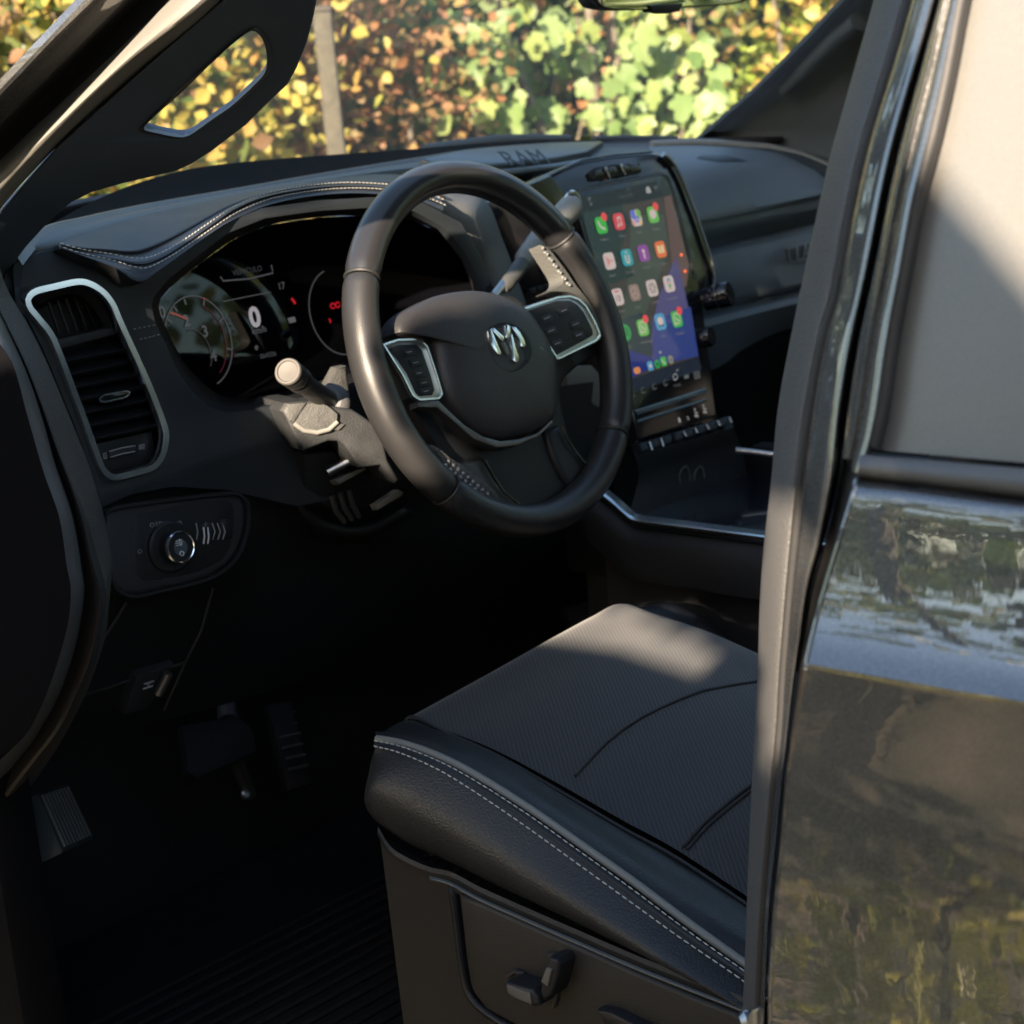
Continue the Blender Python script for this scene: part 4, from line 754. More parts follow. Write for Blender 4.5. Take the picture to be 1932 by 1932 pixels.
# top switch bank
slab('switch_bank', [S(u, v, .001) for u, v in ((1112, 326), (1124, 316), (1160, 309), (1196, 309), (1208, 316), (1212, 324), (1180, 331), (1118, 340))], NS, .008, MT['plastic2'], stack, .002)
for u, v in ((1131, 324), (1154, 319), (1177, 315), (1198, 315)): slab('button', [S(u-9, v-3, .003), S(u+9, v-7, .003), S(u+13, v+5, .003), S(u-6, v+9, .003)], NS, .006, MT['gloss'], stack, .001)
for u, v in ((1142, 319), (1171, 313)):
    tube('switch_divider', [S(u, v, .005), S(u+9, v+17, .004)], .0013, MT['chrome'], stack, 6); lathe('divider_end', [(.002, 0), (.002, .002)], S(u, v-1, .0045), NS, MT['satin'], stack, 10)
lathe('hazard_lamp', [(.0026, 0), (.0022, .0012), (.0005, .0016)], S(1142, 334, -.003), NS, ora, stack, 12)
# touchscreen
ts_o = [(1078, 372), (1090, 356), (1160, 341), (1225, 328), (1250, 324), (1264, 332), (1275, 360), (1305, 480), (1322, 545), (1335, 640), (1352, 785), (1204, 832), (1190, 770), (1160, 640), (1120, 500), (1088, 400)]
ts = slab('touchscreen', [S(u, v, .004) for u, v in ts_o], NS, .012, MT['gloss'], truck, .003, 3)
ring('screen_rim', [S(u, v, .0028) for u, v in ((1081, 372), (1093, 358), (1160, 344), (1225, 331), (1248, 327.5), (1260, 335), (1271, 362), (1300, 480), (1312, 530))]+[S(u, v, .0028) for u, v in ((1310, 532), (1297, 482), (1268, 364), (1258, 338), (1247, 331), (1225, 334.5), (1160, 347.5), (1095, 361.5), (1084, 373))], NS, .0016, .0018, mat('rim_grey', (.06, .065, .072), .3), ts, 140, False)
fS = lambda n, pts, k, m, d=.0004, par=None: slab(n, [S(u, v, k) for u, v in pts], NS, d, m, par or ts, 0)
def ems(name, c, k=1.): return emis(name, c, k)
# wallpaper pieces
fS('status_bar', [(1088, 374), (1238, 341), (1250, 372), (1098, 402)], .0046, emis('status_grey', (16, 22, 27)))
fS('wallpaper', [(1098, 402), (1250, 372), (1318, 672), (1187, 716)], .0046, emis('wall_brown', (56, 51, 48)))
fS('wallpaper', [(1098, 402), (1172, 387), (1188, 420), (1172, 470), (1196, 520), (1140, 540), (1110, 450)], .0052, emis('wall_green', (30, 45, 45)))
fS('wallpaper', [(1190, 420), (1226, 400), (1252, 405), (1262, 470), (1230, 560), (1212, 610), (1170, 620), (1185, 520)], .0052, emis('wall_olive', (58, 66, 59)))
fS('wallpaper', [(1252, 372), (1266, 368), (1300, 500), (1296, 540), (1272, 545), (1262, 440)], .0052, emis('wall_rose', (86, 66, 62)))
fS('wallpaper', [(1276, 484), (1290, 540), (1308, 622), (1300, 664), (1234, 690), (1228, 650), (1232, 606), (1244, 556)], .0058, emis('wall_violet', (72, 66, 108)))
fS('wallpaper', [(1232, 606), (1303, 578), (1318, 672), (1234, 690)], .0064, emis('wall_blue', (38, 52, 112)))
fS('wallpaper', [(1180, 658), (1230, 674), (1238, 690), (1187, 716)], .0064, emis('wall_deep_blue', (26, 38, 104)))
fS('wallpaper', [(1166, 604), (1210, 590), (1234, 606), (1232, 672), (1184, 660)], .0058, emis('wall_dark', (28, 44, 52)))
fS('dock_bar', [(1187, 717), (1318, 673), (1324, 698), (1192, 741)], .0046, emis('dock_grey', (22, 29, 42)))
PX = 1/FPX*1.98                                          # metres a pixel at the screen
IC = {}
def icon(u, v, base, glyphs, w=.0205, h=.0215, rad=.0048, label=None, badge=False, circle=False):
    o = S(u, v, .0068); bm = bmesh.new(); mats = []
    def poly(pts, k, c):
        if c not in IC: IC[c] = emis('icon_colour', c)
        if IC[c] not in mats: mats.append(IC[c])
        f = bm.faces.new([bm.verts.new(o+SX*x+SY*y+NS*k) for x, y in pts]); f.material_index = mats.index(IC[c])
    if circle: pts = [(w*.5*math.cos(t), h*.5*math.sin(t)) for t in np.linspace(0, 2*math.pi, 25)[:-1]]
    else:
        pts = []
        for sx, sy, a0 in ((1, 1, 0), (-1, 1, 90), (-1, -1, 180), (1, -1, 270)):
            for a in (0, 30, 60, 90): pts.append((sx*(w/2-rad)+rad*math.cos(math.radians(a0+a)), sy*(h/2-rad)+rad*math.sin(math.radians(a0+a))))
    poly(pts, 0, base)
    for i, (g, c) in enumerate(glyphs): poly([(x*w, y*h) for x, y in g], .0002+.0001*i, c)
    if badge: poly([(w*.40+.0056*math.cos(t), h*.46+.0056*math.sin(t)) for t in np.linspace(0, 2*math.pi, 17)[:-1]], .0008, (205, 70, 70))
    me = bpy.data.meshes.new('app_icon'); bm.to_mesh(me); bm.free(); ob = link('app_icon', me, mats, ts, False)
    if label: text('icon_caption', label, .0042, S(u+6, v+27, .0069), SX, SY, emis('caption', (120, 118, 116)) if 'cap' not in IC else IC['cap'], ts)
    return ob
def ell(cx_, cy_, rx, ry, n=16): return [(cx_+rx*math.cos(t), cy_+ry*math.sin(t)) for t in np.linspace(0, 2*math.pi, n+1)[:-1]]
def band(pts, w):
    out = []; back = []
    for i, p in enumerate(pts):
        q = np.array(pts[min(i+1, len(pts)-1)])-np.array(pts[max(i-1, 0)]); n_ = np.array((-q[1], q[0]))/max(np.hypot(*q), 1e-9)*w/2
        out.append(tuple(np.array(p)+n_)); back.append(tuple(np.array(p)-n_))
    return out+back[::-1]
GR = (54, 160, 62); RD = (190, 66, 72); WT = (188, 172, 166); TE = (52, 142, 148); PU = (128, 66, 140); OR = (205, 104, 58); BR = (128, 108, 100); BL = (72, 136, 172); SP = (38, 140, 70); LG = (92, 166, 70)
hand = band([(-.24, .28), (-.16, .02), (.0, -.16), (.26, -.26)], .13)
icon(1134.5, 425, GR, [(hand, WT)], badge=True, label='Tel\u00e9fono'); icon(1168, 418, RD, [([(-.14, .26), (.2, .32), (.2, .2), (-.14, .14)], WT), (band([(-.1, .2), (-.1, -.24)], .07), WT), (band([(.17, .28), (.17, -.18)], .07), WT), (ell(-.16, -.24, .1, .08), WT), (ell(.11, -.18, .1, .08), WT)], label='M\u00fasica')
icon(1200.5, 411, WT, [([(-.5, .4), (-.3, .5), (0, .5), (-.05, .05), (-.3, -.1), (-.5, .1)], (90, 104, 176)), ([(.05, .5), (.4, .46), (.5, .1), (.3, -.1), (.1, .1)], (104, 156, 70)), ([(.1, -.2), (.45, -.3), (.2, -.48)], (206, 160, 70)), ([(-.48, -.1), (-.3, -.2), (-.3, -.46), (-.42, -.4)], (205, 110, 120)), (ell(-.02, -.08, .22, .22), (96, 98, 180)), ([(-.02, .04), (.08, -.18), (-.12, -.18)], WT)], label='Mapas')
icon(1232, 405, LG, [(ell(0, .04, .33, .29), WT), ([(-.2, -.14), (-.05, -.22), (-.26, -.3)], WT)], badge=True, label='Mensajes')
icon(1150, 492.5, WT, [(band([(x, -.3+.09*k), (x, .3-.09*k)], .06), RD) for k, x in enumerate((-.22, -.1, .02, .14, .25))], label='Deezer')
icon(1183, 486, TE, [(band([(-.15, .16), (-.15, -.2), (-.08, -.3), (.08, -.3), (.15, -.2), (.15, .16)], .12), WT), (ell(0, .33, .09, .06), WT)], label='Uconnect')
icon(1214.5, 477.5, PU, [(ell(0, .12, .14, .13), WT), ([(-.1, -.04), (.1, -.04), (.04, -.36), (-.04, -.36)], WT)], label='Podcasts')
icon(1246.5, 470.5, OR, [([(-.32, .26), (-.03, .22), (-.03, -.24), (-.32, -.2)], (205, 184, 140)), ([(.32, .26), (.03, .22), (.03, -.24), (.32, -.2)], (205, 184, 140))], label='Libros')
i13 = icon(1165.5, 560.5, WT, [(band([(-.2, .34), (.2, .34)], .08), RD)], label='Calendario')
text('icon_numeral', '13', .0098, S(1166.5, 563.5, .0072), SX, SY, emis('ink', (60, 54, 52)), ts, bold=.0001)
icon(1197.5, 552, BR, [(ell(0, 0, .38, .38), (156, 136, 128)), (ell(0, 0, .3, .3), BR), (band([(0, 0), (.08, .28)], .09), (156, 136, 128)), (band([(0, 0), (-.25, -.12)], .09), (156, 136, 128)), (band([(0, 0), (.2, -.2)], .09), (156, 136, 128))], label='Ajustes')
knot = [(band([(.14*math.cos(a), .14*math.sin(a)), (.34*math.cos(a+.35), .34*math.sin(a+.35)), (.33*math.cos(a+1.0), .33*math.sin(a+1.0)), (.1*math.cos(a+1.5), .1*math.sin(a+1.5))], .055), (78, 70, 66)) for a in np.linspace(0, 2*math.pi, 7)[:-1]]
icon(1230.5, 543.5, WT, knot, label='ChatGPT')
icon(1262.5, 535.5, WT, [([(-.2, .16), (-.06, .36), (.08, .36), (.04, .16)], (96, 116, 184)), ([(.06, .36), (.2, .22), (.18, .06), (.02, .12)], (80, 150, 90)), ([(-.2, .16), (-.02, .14), (-.14, -.04)], (196, 92, 86)), ([(-.14, -.04), (.16, .0), (0, -.38)], (70, 138, 84)), (ell(0, .14, .08, .08), WT)], label='Google Maps')
icon(1180.5, 627.5, SP, [(band([(-.28, .2-.17*k), (0, .25-.17*k), (.28, .14-.17*k)], .075), (26, 66, 46)) for k in range(3)], circle=True, w=.0205, h=.0215, label='Spotify')
wa = [(ell(.0, .03, .36, .36, 20), WT), (ell(.0, .03, .29, .29, 20), LG), ([(-.36, -.4), (-.3, -.1), (-.1, -.26)], WT), (band([(-.14, .16), (-.06, -.02), (.14, -.12)], .1), WT)]
icon(1213, 618, LG, wa, badge=True, label='WA Business'); icon(1246, 607, BL, [(ell(0, .04, .28, .25), WT), (ell(-.14, -.24, .09, .07), (40, 50, 60)), (ell(.12, -.24, .09, .07), (40, 50, 60))], label='Waze')
wg = [(ell(.0, .03, .36, .36, 20), WT), (ell(.0, .03, .29, .29, 20), GR), ([(-.36, -.4), (-.3, -.1), (-.1, -.26)], WT), (band([(-.14, .16), (-.06, -.02), (.14, -.12)], .1), WT)]
icon(1277, 602, GR, wg, badge=True, label='WhatsApp')
icon(1202, 699, (196, 124, 72), [], w=.0135, h=.0085, rad=.004); icon(1227, 690.5, BL, [(ell(0, 0, .24, .2), WT)], w=.0112, h=.0120, rad=.0026); icon(1240, 687, SP, [(ell(0, 0, .2, .2), (26, 70, 48))], w=.0105, h=.0112, circle=True); icon(1252, 682, GR, [(hand, WT)], w=.0112, h=.0120, rad=.0026); icon(1265.5, 678.5, (120, 116, 108), [(band([(-.2, 0), (.2, 0)], .2), (84, 80, 76))], w=.0105, h=.0118, circle=True)
pw = emis('panel_white', (150, 150, 148)); pg = emis('panel_grey', (86, 90, 90))
text('status_reading', '17\u00b0', .0058, S(1186, 358, .005), SX, SY, pg, ts); text('status_reading', '12:28', .0058, S(1187, 368, .005), SX, SY, pg, ts); text('status_reading', 'Carlos', .0045, S(1174, 371, .005), SX, SY, pg, ts)
fS('status_symbol', [(1219, 354), (1223, 351), (1227, 357), (1229, 364), (1220, 364)], .005, pw); fS('status_symbol', [(1233, 353), (1242, 350), (1238, 355), (1239, 362), (1237, 356)], .005, pg); fS('status_symbol', [(1108, 374), (1116, 371), (1113, 377), (1113, 382), (1111, 377)], .005, pg); fS('status_symbol', [(1113, 383), (1118, 382), (1117, 387), (1113, 387)], .005, pg)
fS('signal_mark', [(1286, 668), (1293, 664), (1293, 671), (1287, 674)], .005, pw); fS('signal_mark', [(1296, 667), (1299, 666), (1299, 671), (1296, 672)], .005, pg); fS('signal_mark', [(1302, 664), (1307, 664), (1307, 669), (1302, 669)], .005, pw); fS('page_dot', [(1244, 663), (1247, 662), (1248, 666), (1245, 667)], .0072, pw)
for u, v in ((1194, 743), (1214, 736), (1235, 729), (1256, 722)):
    tube('menu_symbol', [S(u+3.5*math.cos(t), v+6*math.sin(t), .0045) for t in np.linspace(.3, 4.9, 9)], .0005, pg, ts, 4)
tube('menu_symbol', [S(1274+4*math.cos(t), 711+6*math.sin(t), .0045) for t in np.linspace(0, 6, 12)], .0006, pw, ts, 4); fS('menu_symbol', [(1275, 697), (1281, 696), (1278, 702)], .0046, pw)
fS('menu_symbol', [(1291, 707), (1299, 705), (1300, 713), (1292, 715)], .0046, pg)
for i in range(3):
    for j in range(3): fS('menu_symbol', [(1309+i*4+j*.8, 702-i*1+j*5), (1311.5+i*4+j*.8, 701.5-i+j*5), (1312+i*4+j*.8, 705-i+j*5), (1309.5+i*4+j*.8, 705.5-i+j*5)], .0046, pg)
text('menu_caption', 'CarPlay', .0048, S(1278, 727, .0046), SX, SY, pg, ts)
# side icon strip and lamps
for k in range(11): lathe('side_lamp', [(.0018, 0), (.0012, .0008)], S(1275+k*2.3, 402+k*11, .0042), NS, pg if k not in (7, 9) else ora, ts, 8)
for u, v in ((1285, 481), (1292, 512)): lathe('side_lamp', [(.0024, 0), (.0016, .0016)], S(u, v, .005), NS, ora, ts, 10)
# blue reflecting bars, climate readout
for pts in ([(1196, 774), (1330, 732), (1336, 735), (1334, 742), (1204, 783)], [(1203, 792), (1330, 752), (1337, 755), (1206, 798)]):
    slab('touch_bar', [S(u, v, .0065) for u, v in pts], Vector((0, -.86, .5)), .004, mat('bar_gloss', (.05, .09, .115), .12, coat=.8), ts, .0012)
for s, u, v in (('8', 1282, 793), ('::', 1298, 788), ('21\u00b0', 1314, 779), ('21\u00b0', 1330, 772)): text('climate_readout', s, .0088, S(u, v, .0046), SX*.25+SY*.97 if s == '21\u00b0' else SX, SY if s != '21\u00b0' else -SX, pw, ts, bold=.0003)
# volume knob
kn_ = S(1330, 566, .0); lathe('volume_knob', [(.015, 0), (.0155, .012), (.0135, .014), (.0135, .020), (.0165, .021), (.017, .034), (.0155, .037), (.010, .0365), (.001, .036)], kn_, Vector((.30, -.92, .22)), MT['gloss'], stack, 40)
lathe('knob_ring', [(.0158, .0015), (.0164, .003), (.0160, .0045)], kn_+Vector((.30, -.92, .22)).normalized()*.0175, Vector((.30, -.92, .22)), MT['darksatin'], stack, 40)
lathe('tuning_knob', [(.013, 0), (.0135, .016), (.012, .02), (.001, .0195)], S(1318, 640, -.004), Vector((.2, -.95, .22)), MT['gloss'], stack, 32)
# toggle row and lower console face
cs = [ys([(1196, 838, .745), (1290, 812, .745), (1375, 786, .745)]), ys([(1200, 862, .72), (1300, 832, .72), (1384, 806, .72)]), ys([(1205, 905, .725), (1320, 870, .725), (1398, 845, .725)]), ys([(1180, 990, .71), (1330, 975, .71), (1425, 960, .71)])]
loft('stack_base', cs, MT['plastic2'], stack, 40, cross=3)
for k in range(8):
    u, v = 1216+k*21.5, 842-k*6.6
    slab('toggle', [Y(u-8, v-6, .722), Y(u+8, v-11, .722), Y(u+11, v+5, .716), Y(u-5, v+10, .716)], (0, -1, .3), .014, MT['plastic2'], stack, .002)
    if k != 2: tube('toggle_mark', [Y(u+9, v-9, .719), Y(u+14, v+1+(6 if k < 2 else 0), .716)], .0014, MT['print'] if k > 2 else MT['satin'], stack, 5)
for u in (1288, 1316):
    ring('charge_port', ys([(u-6, 894, .722), (u+4, 880, .722), (u+10, 886, .722), (u+12, 908, .722), (u+2, 920, .722), (u-5, 912, .722)]), (0, -1, .1), .0018, .0012, mat('port_rim', (.10, .105, .105), .4), stack, 40)

# ---- centre console
con = empty('centre_console', (0, 0, 0), truck)
c0 = xs([(1120, 905, .86), (1165, 940, .86), (1190, 962, .86), (1212, 974, .86), (1290, 984, .86), (1370, 994, .86), (1450, 1004, .86), (1600, 1022, .86)])
loft('console_edge', [c0, [p+Vector((-.012, -.002, -.003)) for p in c0], [p+Vector((-.013, -.002, -.010)) for p in c0]], mat('console_chrome', (.50, .53, .54), .22, metal=1), con, 60, thick=.003)
loft('console_side', [[p+Vector((-.010, -.002, -.012)) for p in c0], [p+Vector((-.022, -.002, -.030)) for p in c0], [p+Vector((-.018, -.0, -.072)) for p in c0], [p+Vector((.01, 0, -.088)) for p in c0], [p+Vector((.0, 0, -.40)) for p in c0]], MT['plastic'], con, 60, cross=4)
abox('console_bin', (.905, .20, .80), (1.26, .735, 1.135), MT['rubber'], con, .02)
for lo, hi in (((.875, .12, 1.10), (.905, .73, 1.178)), ((1.26, .12, 1.10), (1.29, .73, 1.178))): abox('console_wall', lo, hi, MT['plastic2'], con, .008)
slab('tray_lining', [Vector(p) for p in ((.91, .42, 1.142), (1.255, .42, 1.142), (1.255, .72, 1.142), (.91, .72, 1.142))], (0, 0, 1), .004, mat('tray_gloss', (.012, .013, .022), .12, coat=.4), con, .001)
tube('bin_rim', [Y(1388, 849, .70), Y(1425, 853, .68), Y(1470, 859, .65), Y(1560, 870, .6)], .004, MT['satin'], con, 8)
# console lid with its padded top
ld = [Vector(p) for p in ((.90, .40, 1.115), (.905, .30, 1.118), (.90, -.10, 1.10))]
lid = loft('console_lid', [xs([(1060, 1150, .93), (1150, 1128, .93), (1240, 1113, .93), (1290, 1106, .93), (1330, 1104, .93), (1375, 1110, .93), (1430, 1124, .93), (1560, 1160, .93)]),
     xs([(1100, 1230, .92), (1200, 1200, .92), (1300, 1180, .92), (1370, 1180, .92), (1430, 1190, .92), (1560, 1220, .92)])], MT['leather'], con, 40, thick=.01)
loft('lid_top', [xs([(1060, 1150, .93), (1150, 1128, .93), (1240, 1113, .93), (1290, 1106, .93), (1330, 1104, .93), (1375, 1110, .93), (1430, 1124, .93), (1560, 1160, .93)]),
     xs([(1060, 1142, 1.24), (1150, 1120, 1.24), (1240, 1105, 1.24), (1290, 1098, 1.24), (1330, 1096, 1.24), (1375, 1102, 1.24), (1430, 1116, 1.24), (1560, 1152, 1.24)])], MT['leather'], con, 40)
tube('lid_piping', xs([(1150, 1127, .929), (1240, 1112, .929), (1290, 1105, .929), (1330, 1103, .929), (1375, 1109, .929), (1430, 1123, .929), (1560, 1159, .929)]), .003, MT['piping'], lid, 6)
# passenger seat beyond, low
abox('passenger_seat', (1.32, -.12, .88), (1.80, .42, 1.10), MT['leather'], truck, .05)

# ================================================================== DRIVER'S SEAT
seat = empty('driver_seat', (0, 0, 0), truck)
def zx_(u): return 638.9+u*.4299
S1 = cx([(712, 1394), (760, 1403), (830, 1428), (900, 1464), (1000, 1527), (1100, 1597), (1200, 1668), (1300, 1743), (1400, 1815), (1500, 1886)], .30)
def off(base, pts, x): return cx(pts, x)
piping = S1
stA = [(710, 1399), (758, 1409), (828, 1436), (898, 1473), (998, 1537), (1098, 1608), (1198, 1680), (1298, 1755), (1392, 1822), (1490, 1890)]
stB = [(709, 1408), (756, 1420), (824, 1449), (890, 1488), (988, 1554), (1088, 1626), (1188, 1698), (1288, 1770), (1388, 1838), (1480, 1905)]
bot = [(704, 1508), (716, 1540), (766, 1588), (850, 1626), (950, 1672), (1080, 1727), (1200, 1778), (1300, 1818), (1388, 1852), (1480, 1890)]
SA = cx(stA, .292); SB = cx(stB, .284); SBOT = cx(bot, .300)
mid1 = [a.lerp(b, .35)+Vector((-.026, 0, 0)) for a, b in zip(SB, SBOT)]; mid2 = [a.lerp(b, .75)+Vector((-.022, 0, 0)) for a, b in zip(SB, SBOT)]
mid1[0] += Vector((.02, 0, 0)); mid2[0] += Vector((.02, 0, 0))
loft('side_panel', [SA, SB, mid1, mid2, SBOT], MT['leather'], seat, 80, cross=5)
tube('piping', resample(piping, 80), .0036, MT['piping'], seat, 8)
stitches('stitching', [p+Vector((-.0015, 0, .001)) for p in resample(SA, 60)], .0068, .0048, .0007, MT['thread'], seat, (-.0006, 0, .0004))
stitches('stitching', [p+Vector((-.0015, 0, .0005)) for p in resample(SB, 60)], .0068, .0048, .0007, MT['thread'], seat, (-.0006, 0, .0004))
tube('seam_groove', [a.lerp(b, .5)+Vector((-.0006, 0, 0)) for a, b in zip(resample(SA, 80), resample(SB, 80))], .0018, MT['rubber'], seat, 6)
# bolster: from the piping over its crest into the valley
crest = cx([(716, 1386), (775, 1378), (850, 1392), (940, 1437), (1050, 1508), (1160, 1578), (1280, 1655), (1405, 1730), (1500, 1788)], .345)
S3 = cx([(760, 1366), (781, 1351), (845, 1382), (940, 1425), (1069, 1499), (1176, 1562), (1275, 1616), (1408, 1704), (1500, 1765)], .385)
rs = lambda p, n=60: resample(p, n)
P_ = rs(piping); Cr = rs(crest); V_ = rs(S3)
out1 = [a.lerp(b, .45)+Vector((-.003, 0, .006)) for a, b in zip(P_, Cr)]
loft('bolster', [P_, out1, Cr, [a.lerp(b, .5)+Vector((0, 0, .002)) for a, b in zip(Cr, V_)], [p+Vector((0, 0, -.004)) for p in V_]], MT['leather'], seat, 90, cross=5)
# insert: long lines at set distances across the seat, same side profile
prof = [p-V_[0] for p in V_]
front = {.385: V_[0], .44: X(860, 1311, .44), .50: X(955, 1258, .50), .56: X(1035, 1213, .56), .62: X(1100, 1178, .62), .68: X(1152, 1153, .68), .735: X(1203, 1147, .735)}
rows = []
for x_, f in front.items():
    rows.append([f+Vector((0, p.y, p.z*.92+.004*math.sin(min(1, -p.y/.4)*math.pi))) for p in prof])
far = cx([(1203, 1147), (1245, 1172), (1290, 1200), (1330, 1222), (1368, 1240), (1410, 1262), (1500, 1310)], .735)
rows[-1] = rs(far)
# a rounded nose at the front of the cushion
nose = [[r[0]+Vector((0, .02, -.02)) for r in rows], [r[0]+Vector((0, .012, -.075)) for r in rows], [r[0]+Vector((0, -.02, -.13)) for r in rows]]
ins = loft('seat_insert', [[p for p in r] for r in rows], MT['fabric'], seat, 60, cross=6)
loft('cushion_nose', [[r[0] for r in rows]]+nose, MT['leather'], seat, 40, cross=4)
tube('insert_seam', [p+Vector((0, 0, -.001)) for p in V_], .0022, MT['rubber'], seat, 6)
def on_seat(u, v):                                       # drop a traced seam onto the cushion mesh
    dg = None; o = Vector(CAM); d = Vector(ray(u, v)).normalized(); h, loc, n, i = ins.ray_cast(o, d); return loc+n*(.0006 if n.z > 0 else -.0006) if h else None
for nm, pts in (('cross_seam', [(1069, 1493), (1085, 1465), (1112, 1436), (1142, 1404), (1176, 1377), (1208, 1356), (1241, 1339), (1284, 1320), (1327, 1304), (1380, 1294), (1428, 1287)]), ('cross_seam', [(1276, 1614), (1288, 1600), (1305, 1580), (1326, 1557), (1348, 1537), (1382, 1509), (1417, 1482)]), ('cross_seam', [(1286, 1617), (1296, 1604), (1312, 1585), (1332, 1563), (1354, 1543), (1388, 1515), (1420, 1490)])):
    P = [q for q in (on_seat(*p) for p in pts) if q]
    if len(P) > 2: tube(nm, P, .0016, MT['rubber'], ins, 6)
# far bolster
fc = cx([(1203, 1147), (1228, 1146), (1254, 1153), (1284, 1171), (1305, 1192), (1340, 1222), (1372, 1240), (1440, 1275)], .765)
fo = [p+Vector((.045, .0, -.012)) for p in rs(fc)]
loft('far_bolster', [rs(far), [a.lerp(b, .5)+Vector((0, 0, .002)) for a, b in zip(rs(far), rs(fc))], rs(fc), fo, [p+Vector((.02, 0, -.08)) for p in fo]], MT['leather'], seat, 60, cross=4)
tube('insert_seam', [p+Vector((0, 0, .001)) for p in rs(far)], .0016, MT['rubber'], seat, 6)
# plastic side valance under the cushion with the adjuster knobs
abox('seat_base', (.33, .0, .76), (.82, .36, 1.0), MT['rubber'], seat, .02)
v_top = cx([(706, 1530), (730, 1575), (790, 1618), (850, 1642), (900, 1668), (980, 1704), (1080, 1746), (1200, 1796), (1300, 1836), (1388, 1870), (1500, 1915)], .292)
v_ch = cx([(712, 1575), (740, 1618), (800, 1650), (852, 1664), (905, 1692), (985, 1728), (1085, 1772), (1200, 1822), (1300, 1862), (1388, 1896), (1500, 1942)], .268)
v_mid = cx([(722, 1660), (750, 1700), (800, 1740), (858, 1690), (905, 1712), (985, 1750), (1085, 1796), (1200, 1848), (1300, 1890), (1388, 1925), (1500, 1970)], .272)
va = loft('seat_valance', [v_top, v_ch, [p+Vector((.003, 0, -.014)) for p in v_ch], [p+Vector((.008, 0, -.26)) for p in v_ch]], mat('valance_plastic', (.017, .016, .015), .5, spec=.3, bump=900, bstr=.4, btype='voronoi'), seat, 90, cross=3)
NV = Vector((-1, -.02, .06)).normalized()
pan = [(866, 1688), (905, 1704), (990, 1742), (1090, 1786), (1200, 1836), (1300, 1878), (1400, 1918), (1500, 1960), (1500, 2090), (1200, 2040), (1050, 1975), (960, 1930), (915, 1905), (890, 1872), (880, 1820), (872, 1750)]
pp_ = slab('valance_panel', [Pl(u, v, (.262, 0, 0), (1, 0, 0)) for u, v in pan], NV, .02, mat('valance_panel_plastic', (.023, .021, .019), .52, spec=.3, bump=1000, bstr=.4, btype='voronoi'), seat, .004, 3)
loft('valance_recess', [[X(u, v, .258) for u, v in ((846, 1672), (858, 1750), (868, 1830), (884, 1884), (930, 1925), (1020, 1975))], [X(u, v, .266) for u, v in ((866, 1688), (872, 1750), (880, 1820), (892, 1872), (935, 1912), (1030, 1962))]], MT['plastic2'], seat, 30, thick=.004)
loft('valance_strip', [[p+Vector((-.002, 0, -.002)) for p in rs(v_top)[10:]], [p+Vector((-.004, 0, .0)) for p in rs(v_ch)[10:]]], mat('valance_edge', (.085, .09, .088), .45, bump=1200, bstr=.4), seat, 60, thick=.002)
def A(u, v, k=0): return X(u, v, .262-k)
k1 = slab('adjuster_switch', [A(u, v, .022) for u, v in ((953, 1852), (1003, 1867), (1014, 1884), (1016, 1898), (1004, 1900), (972, 1888), (956, 1876), (952, 1862))], NV, .021, MT['plastic2'], seat, .003, 3)
slab('switch_face', [A(u, v, .0235) for u, v in ((955, 1858), (1000, 1874), (1002, 1896), (972, 1884), (957, 1874))], NV, .003, mat('switch_face_grey', (.105, .098, .09), .5), k1, .001)
k2 = slab('adjuster_switch', [A(u, v, .020) for u, v in ((1036, 1806), (1050, 1810), (1055, 1822), (1050, 1850), (1040, 1880), (1024, 1890), (1018, 1870), (1022, 1836))], NV, .019, MT['plastic2'], seat, .003, 3)
slab('switch_face', [A(u, v, .0225) for u, v in ((1030, 1826), (1040, 1830), (1032, 1862), (1020, 1852))], NV, .003, mat('switch_face_tan', (.13, .12, .105), .5), k2, .001)
for pts in (((958, 1842), (972, 1832), (990, 1838)), ((1034, 1800), (1052, 1802), (1062, 1820), (1056, 1860), (1044, 1900))): tube('switch_surround', [A(u, v, .002) for u, v in pts], .002, MT['rubber'], pp_, 6)
slab('lumbar_switch', [A(u, v, .012) for u, v in ((1124, 1906), (1150, 1910), (1200, 1935), (1250, 1960), (1210, 1970), (1140, 1935))], NV, .011, MT['plastic2'], seat, .003)
loft('backrest_shell', [[(.34, -.02, 1.0), (.34, -.10, 1.3), (.36, -.20, 1.62)], [(.42, .03, 1.0), (.42, -.05, 1.3), (.44, -.17, 1.64)], [(.72, .03, 1.0), (.72, -.05, 1.3), (.70, -.17, 1.64)], [(.80, -.02, 1.0), (.80, -.10, 1.3), (.78, -.20, 1.62)]], MT['leather'], seat, 20, cross=6, thick=.06)
# loose rubber mat on the floor
fm = slab('floor_mat', [Vector(p) for p in ((.16, .30, .757), (.80, .30, .757), (.80, .86, .757), (.62, .95, .757), (.20, .92, .757))], (0, 0, 1), .008, MT['matrubber'], None, .003)
tag(fm, 'black ribbed floor mat in the dark driver footwell below the pedals', 'floor mat')
for k in range(26):
    y = .33+k*.021; tube('rib', [Vector((.18, y, .758)), Vector((.78, y, .758))], .004, MT['matrubber'], fm, 5)

